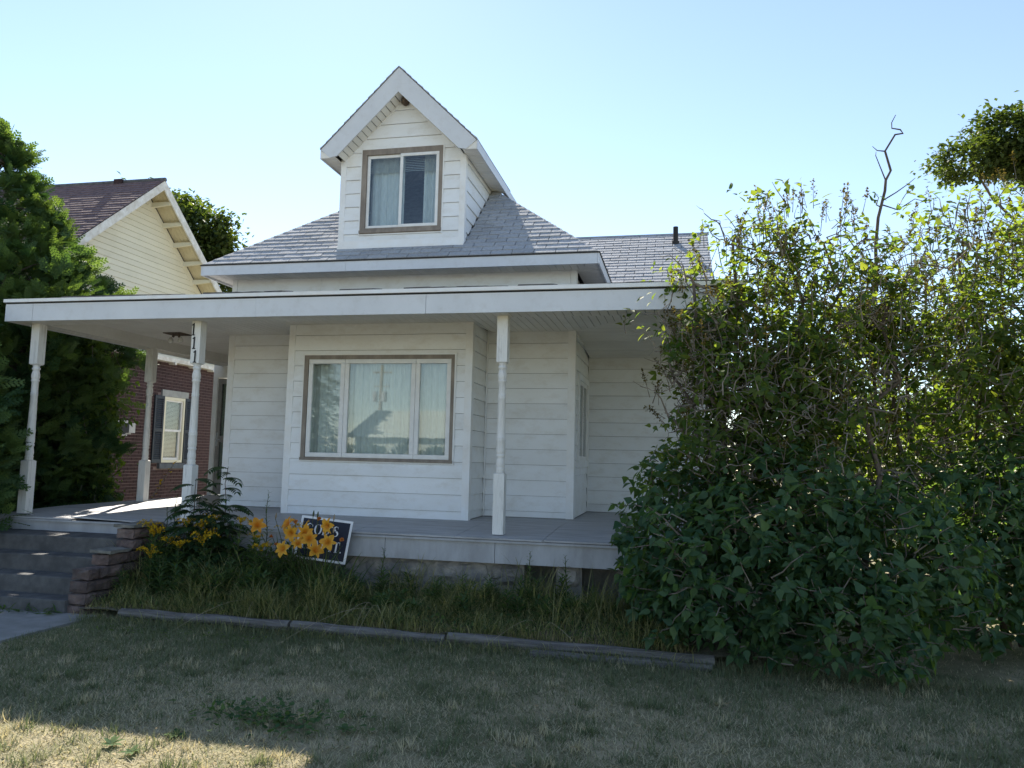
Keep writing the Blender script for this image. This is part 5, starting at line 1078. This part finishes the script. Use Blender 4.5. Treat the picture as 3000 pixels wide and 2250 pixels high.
def bed_grass():
    g = np.random.default_rng(13); n = 24000; x = g.uniform(-.36,5.6,n); y = g.uniform(-1.40,-.22,n); dens = np.clip(.35+.65*patch(x*1.5, y*1.7), 0, 1)*np.where(x < 2.4, 1, .75); ok = g.random(n) < dens; x, y = x[ok], y[ok]; n = len(x)
    B = np.stack([x, y, G+.06+.09*np.clip(y+1.44, 0, 1)], 1); L = np.where(x < 2.2, .48, .42)*np.clip(.55+.6*(y+1.4), .5, 1.05)*(.45+.95*patch(x*2.6, y*3+1)**1.5)
    V, F, k = ribbons(n, B, L, g, .5, .0042, 1.5, 5); tag(tri_mesh('tall_grass', V, F, 'tall_grass', None, np.repeat(np.clip(g.normal(.45,.3,n), 0, 1), k), True, 'stuff'), 'long unmown grass filling the garden bed', 'grass')
    n = 2600; x = g.uniform(-.3,5.8,n); y = np.where(g.random(n) < .5, -1.385+g.uniform(-.02,.05,n), -1.56-np.abs(g.normal(0,.05,n))); ok = g.random(n) < .25+.75*patch(x*3.3, y+x); x, y = x[ok], y[ok]; n = len(x); B = np.stack([x,y,np.where(y > -1.42, G+.06, G-.01)], 1)
    V, F, k = ribbons(n, B, .17, g, .9, .0034, 1.7, 5); tag(tri_mesh('edge_grass', V, F, 'tall_grass', None, np.repeat(np.clip(g.normal(.4,.3,n), 0, 1), k), True, 'stuff'), 'grass hanging over the edging timbers', 'grass')
    n = 7000; x = g.uniform(-.5,5.7,n); y = -1.42+g.uniform(-.1,.55,n); B = np.stack([x,y,np.where(y > -1.42, G+.06, G-.01)], 1)
    V, F, k = ribbons(n, B, .10, g, 1.2, .0026, 1.2, 3); tag(tri_mesh('dry_thatch', V, F, 'dry', None, np.repeat(g.random(n), k), True, 'stuff'), 'dry thatch along the edging timbers', 'grass')
    n = 2600; x = g.uniform(-.4,5.4,n); y = g.uniform(-1.38,-.5,n); B = np.stack([x,y,G+.07+.09*np.clip(y+1.44,0,1)+g.uniform(0,.10,n)], 1); D = np.stack([g.standard_normal(n), g.standard_normal(n)-.5, .4+.4*g.standard_normal(n)], 1)
    V, F = scatter(LEAF*np.array([.7,1,1]), LEAF_F, B, frames(D), g.uniform(.025,.06,n)); tag(tri_mesh('ground_cover', V, F, 'weed', None, np.repeat(g.random(n), len(LEAF)), True, 'stuff'), 'small leafy ground cover in the garden bed', 'ground cover')
bed_grass()
mat('straw', (.42,.36,.24), .8)
for i, (c, stalks, lab) in enumerate([((2.62,-1.0), [((.02,-.1,.50),(-.22,-.75,.02)),((-.03,-.12,.48),(.03,-.6,.05)),((.05,-.1,.46),(.10,-.80,-.02)),((.0,-.15,.42),(.34,-.55,.06)),((-.1,-.1,.36),(-.50,-1.05,.0))], 'spray of pale dry grass stalks flopping over the middle timber'),
    ((1.35,-1.05), [((.05,-.1,.42),(.24,-.70,.02)),((-.06,-.12,.38),(-.42,-.75,.0)),((.08,-.1,.34),(.55,-.5,.05))], 'few pale dry stalks flopping over the timber below the goldenrods'),
    ((4.3,-1.0), [((-.06,-.1,.32),(-.42,-.66,.0)),((.06,-.14,.30),(.50,-.70,.02))], 'pair of pale dry stalks flopping over the long timber')]):
    b_ = BZ(*c); t = thing('dry_stalks', (c[0],c[1],b_), lab, 'grass')
    for k, (m, e) in enumerate(stalks):
        x0 = c[0]+.03*(k-2); P0, P1, P2 = Vector((x0,c[1]+.05,b_-.02)), Vector((c[0]+m[0],c[1]+m[1],b_+m[2]*.72)), Vector((c[0]+e[0],c[1]+e[1],G+.03+e[2]))
        pp = [(1-q)**2*P0+2*q*(1-q)*P1+q*q*P2 for q in [j/9 for j in range(10)]]
        MB().tube(pp, [.0026-.0014*j/9 for j in range(10)], 4).build('stalk', 'straw', t, smooth=True)
g = np.random.default_rng(14)
n = 260; x = 3.0+.26*g.standard_normal(n); y = -3.72+.13*g.standard_normal(n); P = np.stack([x,y,np.full(n,G)+g.uniform(.0,.05,n)], 1); D = np.stack([g.standard_normal(n), g.standard_normal(n), .35+.3*g.standard_normal(n)], 1)
V, F = scatter(LEAF, LEAF_F, P, frames(D), g.uniform(.03,.062,n)); tag(tri_mesh('creeping_weeds', V, F, 'weed', None, np.repeat(g.random(n), len(LEAF)), True, 'stuff'), 'patch of dark leafy weeds in the shaded lawn', 'weeds')
for i, (x, y, m_, lab) in enumerate([(2.36,-4.35,9,'flat dandelion rosette at the left in the sunlit grass'),(2.55,-4.42,7,'dandelion beside the rosette in the sunlit grass, right of the two'),(2.62,-4.12,8,'small dandelion on the edge of the house shadow'),(3.55,-3.75,10,'lone dandelion right of the leafy weed patch')]):
    t = thing('dandelion', (x,y,G), lab, 'weed')
    for k in range(m_):
        a = k*6.28/m_+g.uniform(-.2,.2); V, F = scatter(LANCE*np.array([2.0,1,1]), LANCE_F, np.array([[x,y,G+.008]]), frames(np.array([[math.cos(a),math.sin(a),g.uniform(.1,.5)]])), np.array([g.uniform(.05,.09)])); tri_mesh('leaf', V, F, 'weed', t, np.full(len(LANCE), g.random()), True)
n = 130; x = g.uniform(-2.2,-.55,n); y = -1.47-np.abs(g.normal(0,.05,n)); P = np.stack([x,y,np.full(n,G+.015)], 1); D = np.stack([g.standard_normal(n), g.standard_normal(n)-.6, .5+.4*g.standard_normal(n)], 1)
V, F = scatter(LANCE, LANCE_F, P, frames(D), g.uniform(.05,.13,n)); tag(tri_mesh('step_weeds', V, F, 'weed', None, np.repeat(g.random(n), len(LANCE)), True, 'stuff'), 'weeds growing along the foot of the bottom step', 'weeds')

n = 420; x = g.uniform(.2,1.9,n); y = -1.78-np.abs(g.normal(0,.16,n)); P = np.stack([x,y,np.full(n,G)+g.uniform(.0,.03,n)], 1); D = np.stack([g.standard_normal(n), g.standard_normal(n), .3+.3*g.standard_normal(n)], 1)
V, F = scatter(LEAF*np.array([1.2,1,1]), LEAF_F, P, frames(D), g.uniform(.012,.026,n)); tag(tri_mesh('clover', V, F, 'vine_leaf', None, np.repeat(g.random(n), len(LEAF)), True, 'stuff'), 'bright clover in the lawn below the left timber', 'clover')
n = 170; x = g.uniform(-2.6,7.5,n); y = g.uniform(-5,-1.55,n); P = np.stack([x,y,np.full(n,G+.022)+g.uniform(0,.02,n)], 1); D = np.stack([g.standard_normal(n), g.standard_normal(n), .15*g.standard_normal(n)], 1)
V, F = scatter(LEAF, LEAF_F, P, frames(D), g.uniform(.018,.045,n)); tag(tri_mesh('leaf_litter', V, F, 'dry', None, np.repeat(g.random(n), len(LEAF)), True, 'stuff'), 'scattered dry leaves on the lawn and walk', 'leaves')
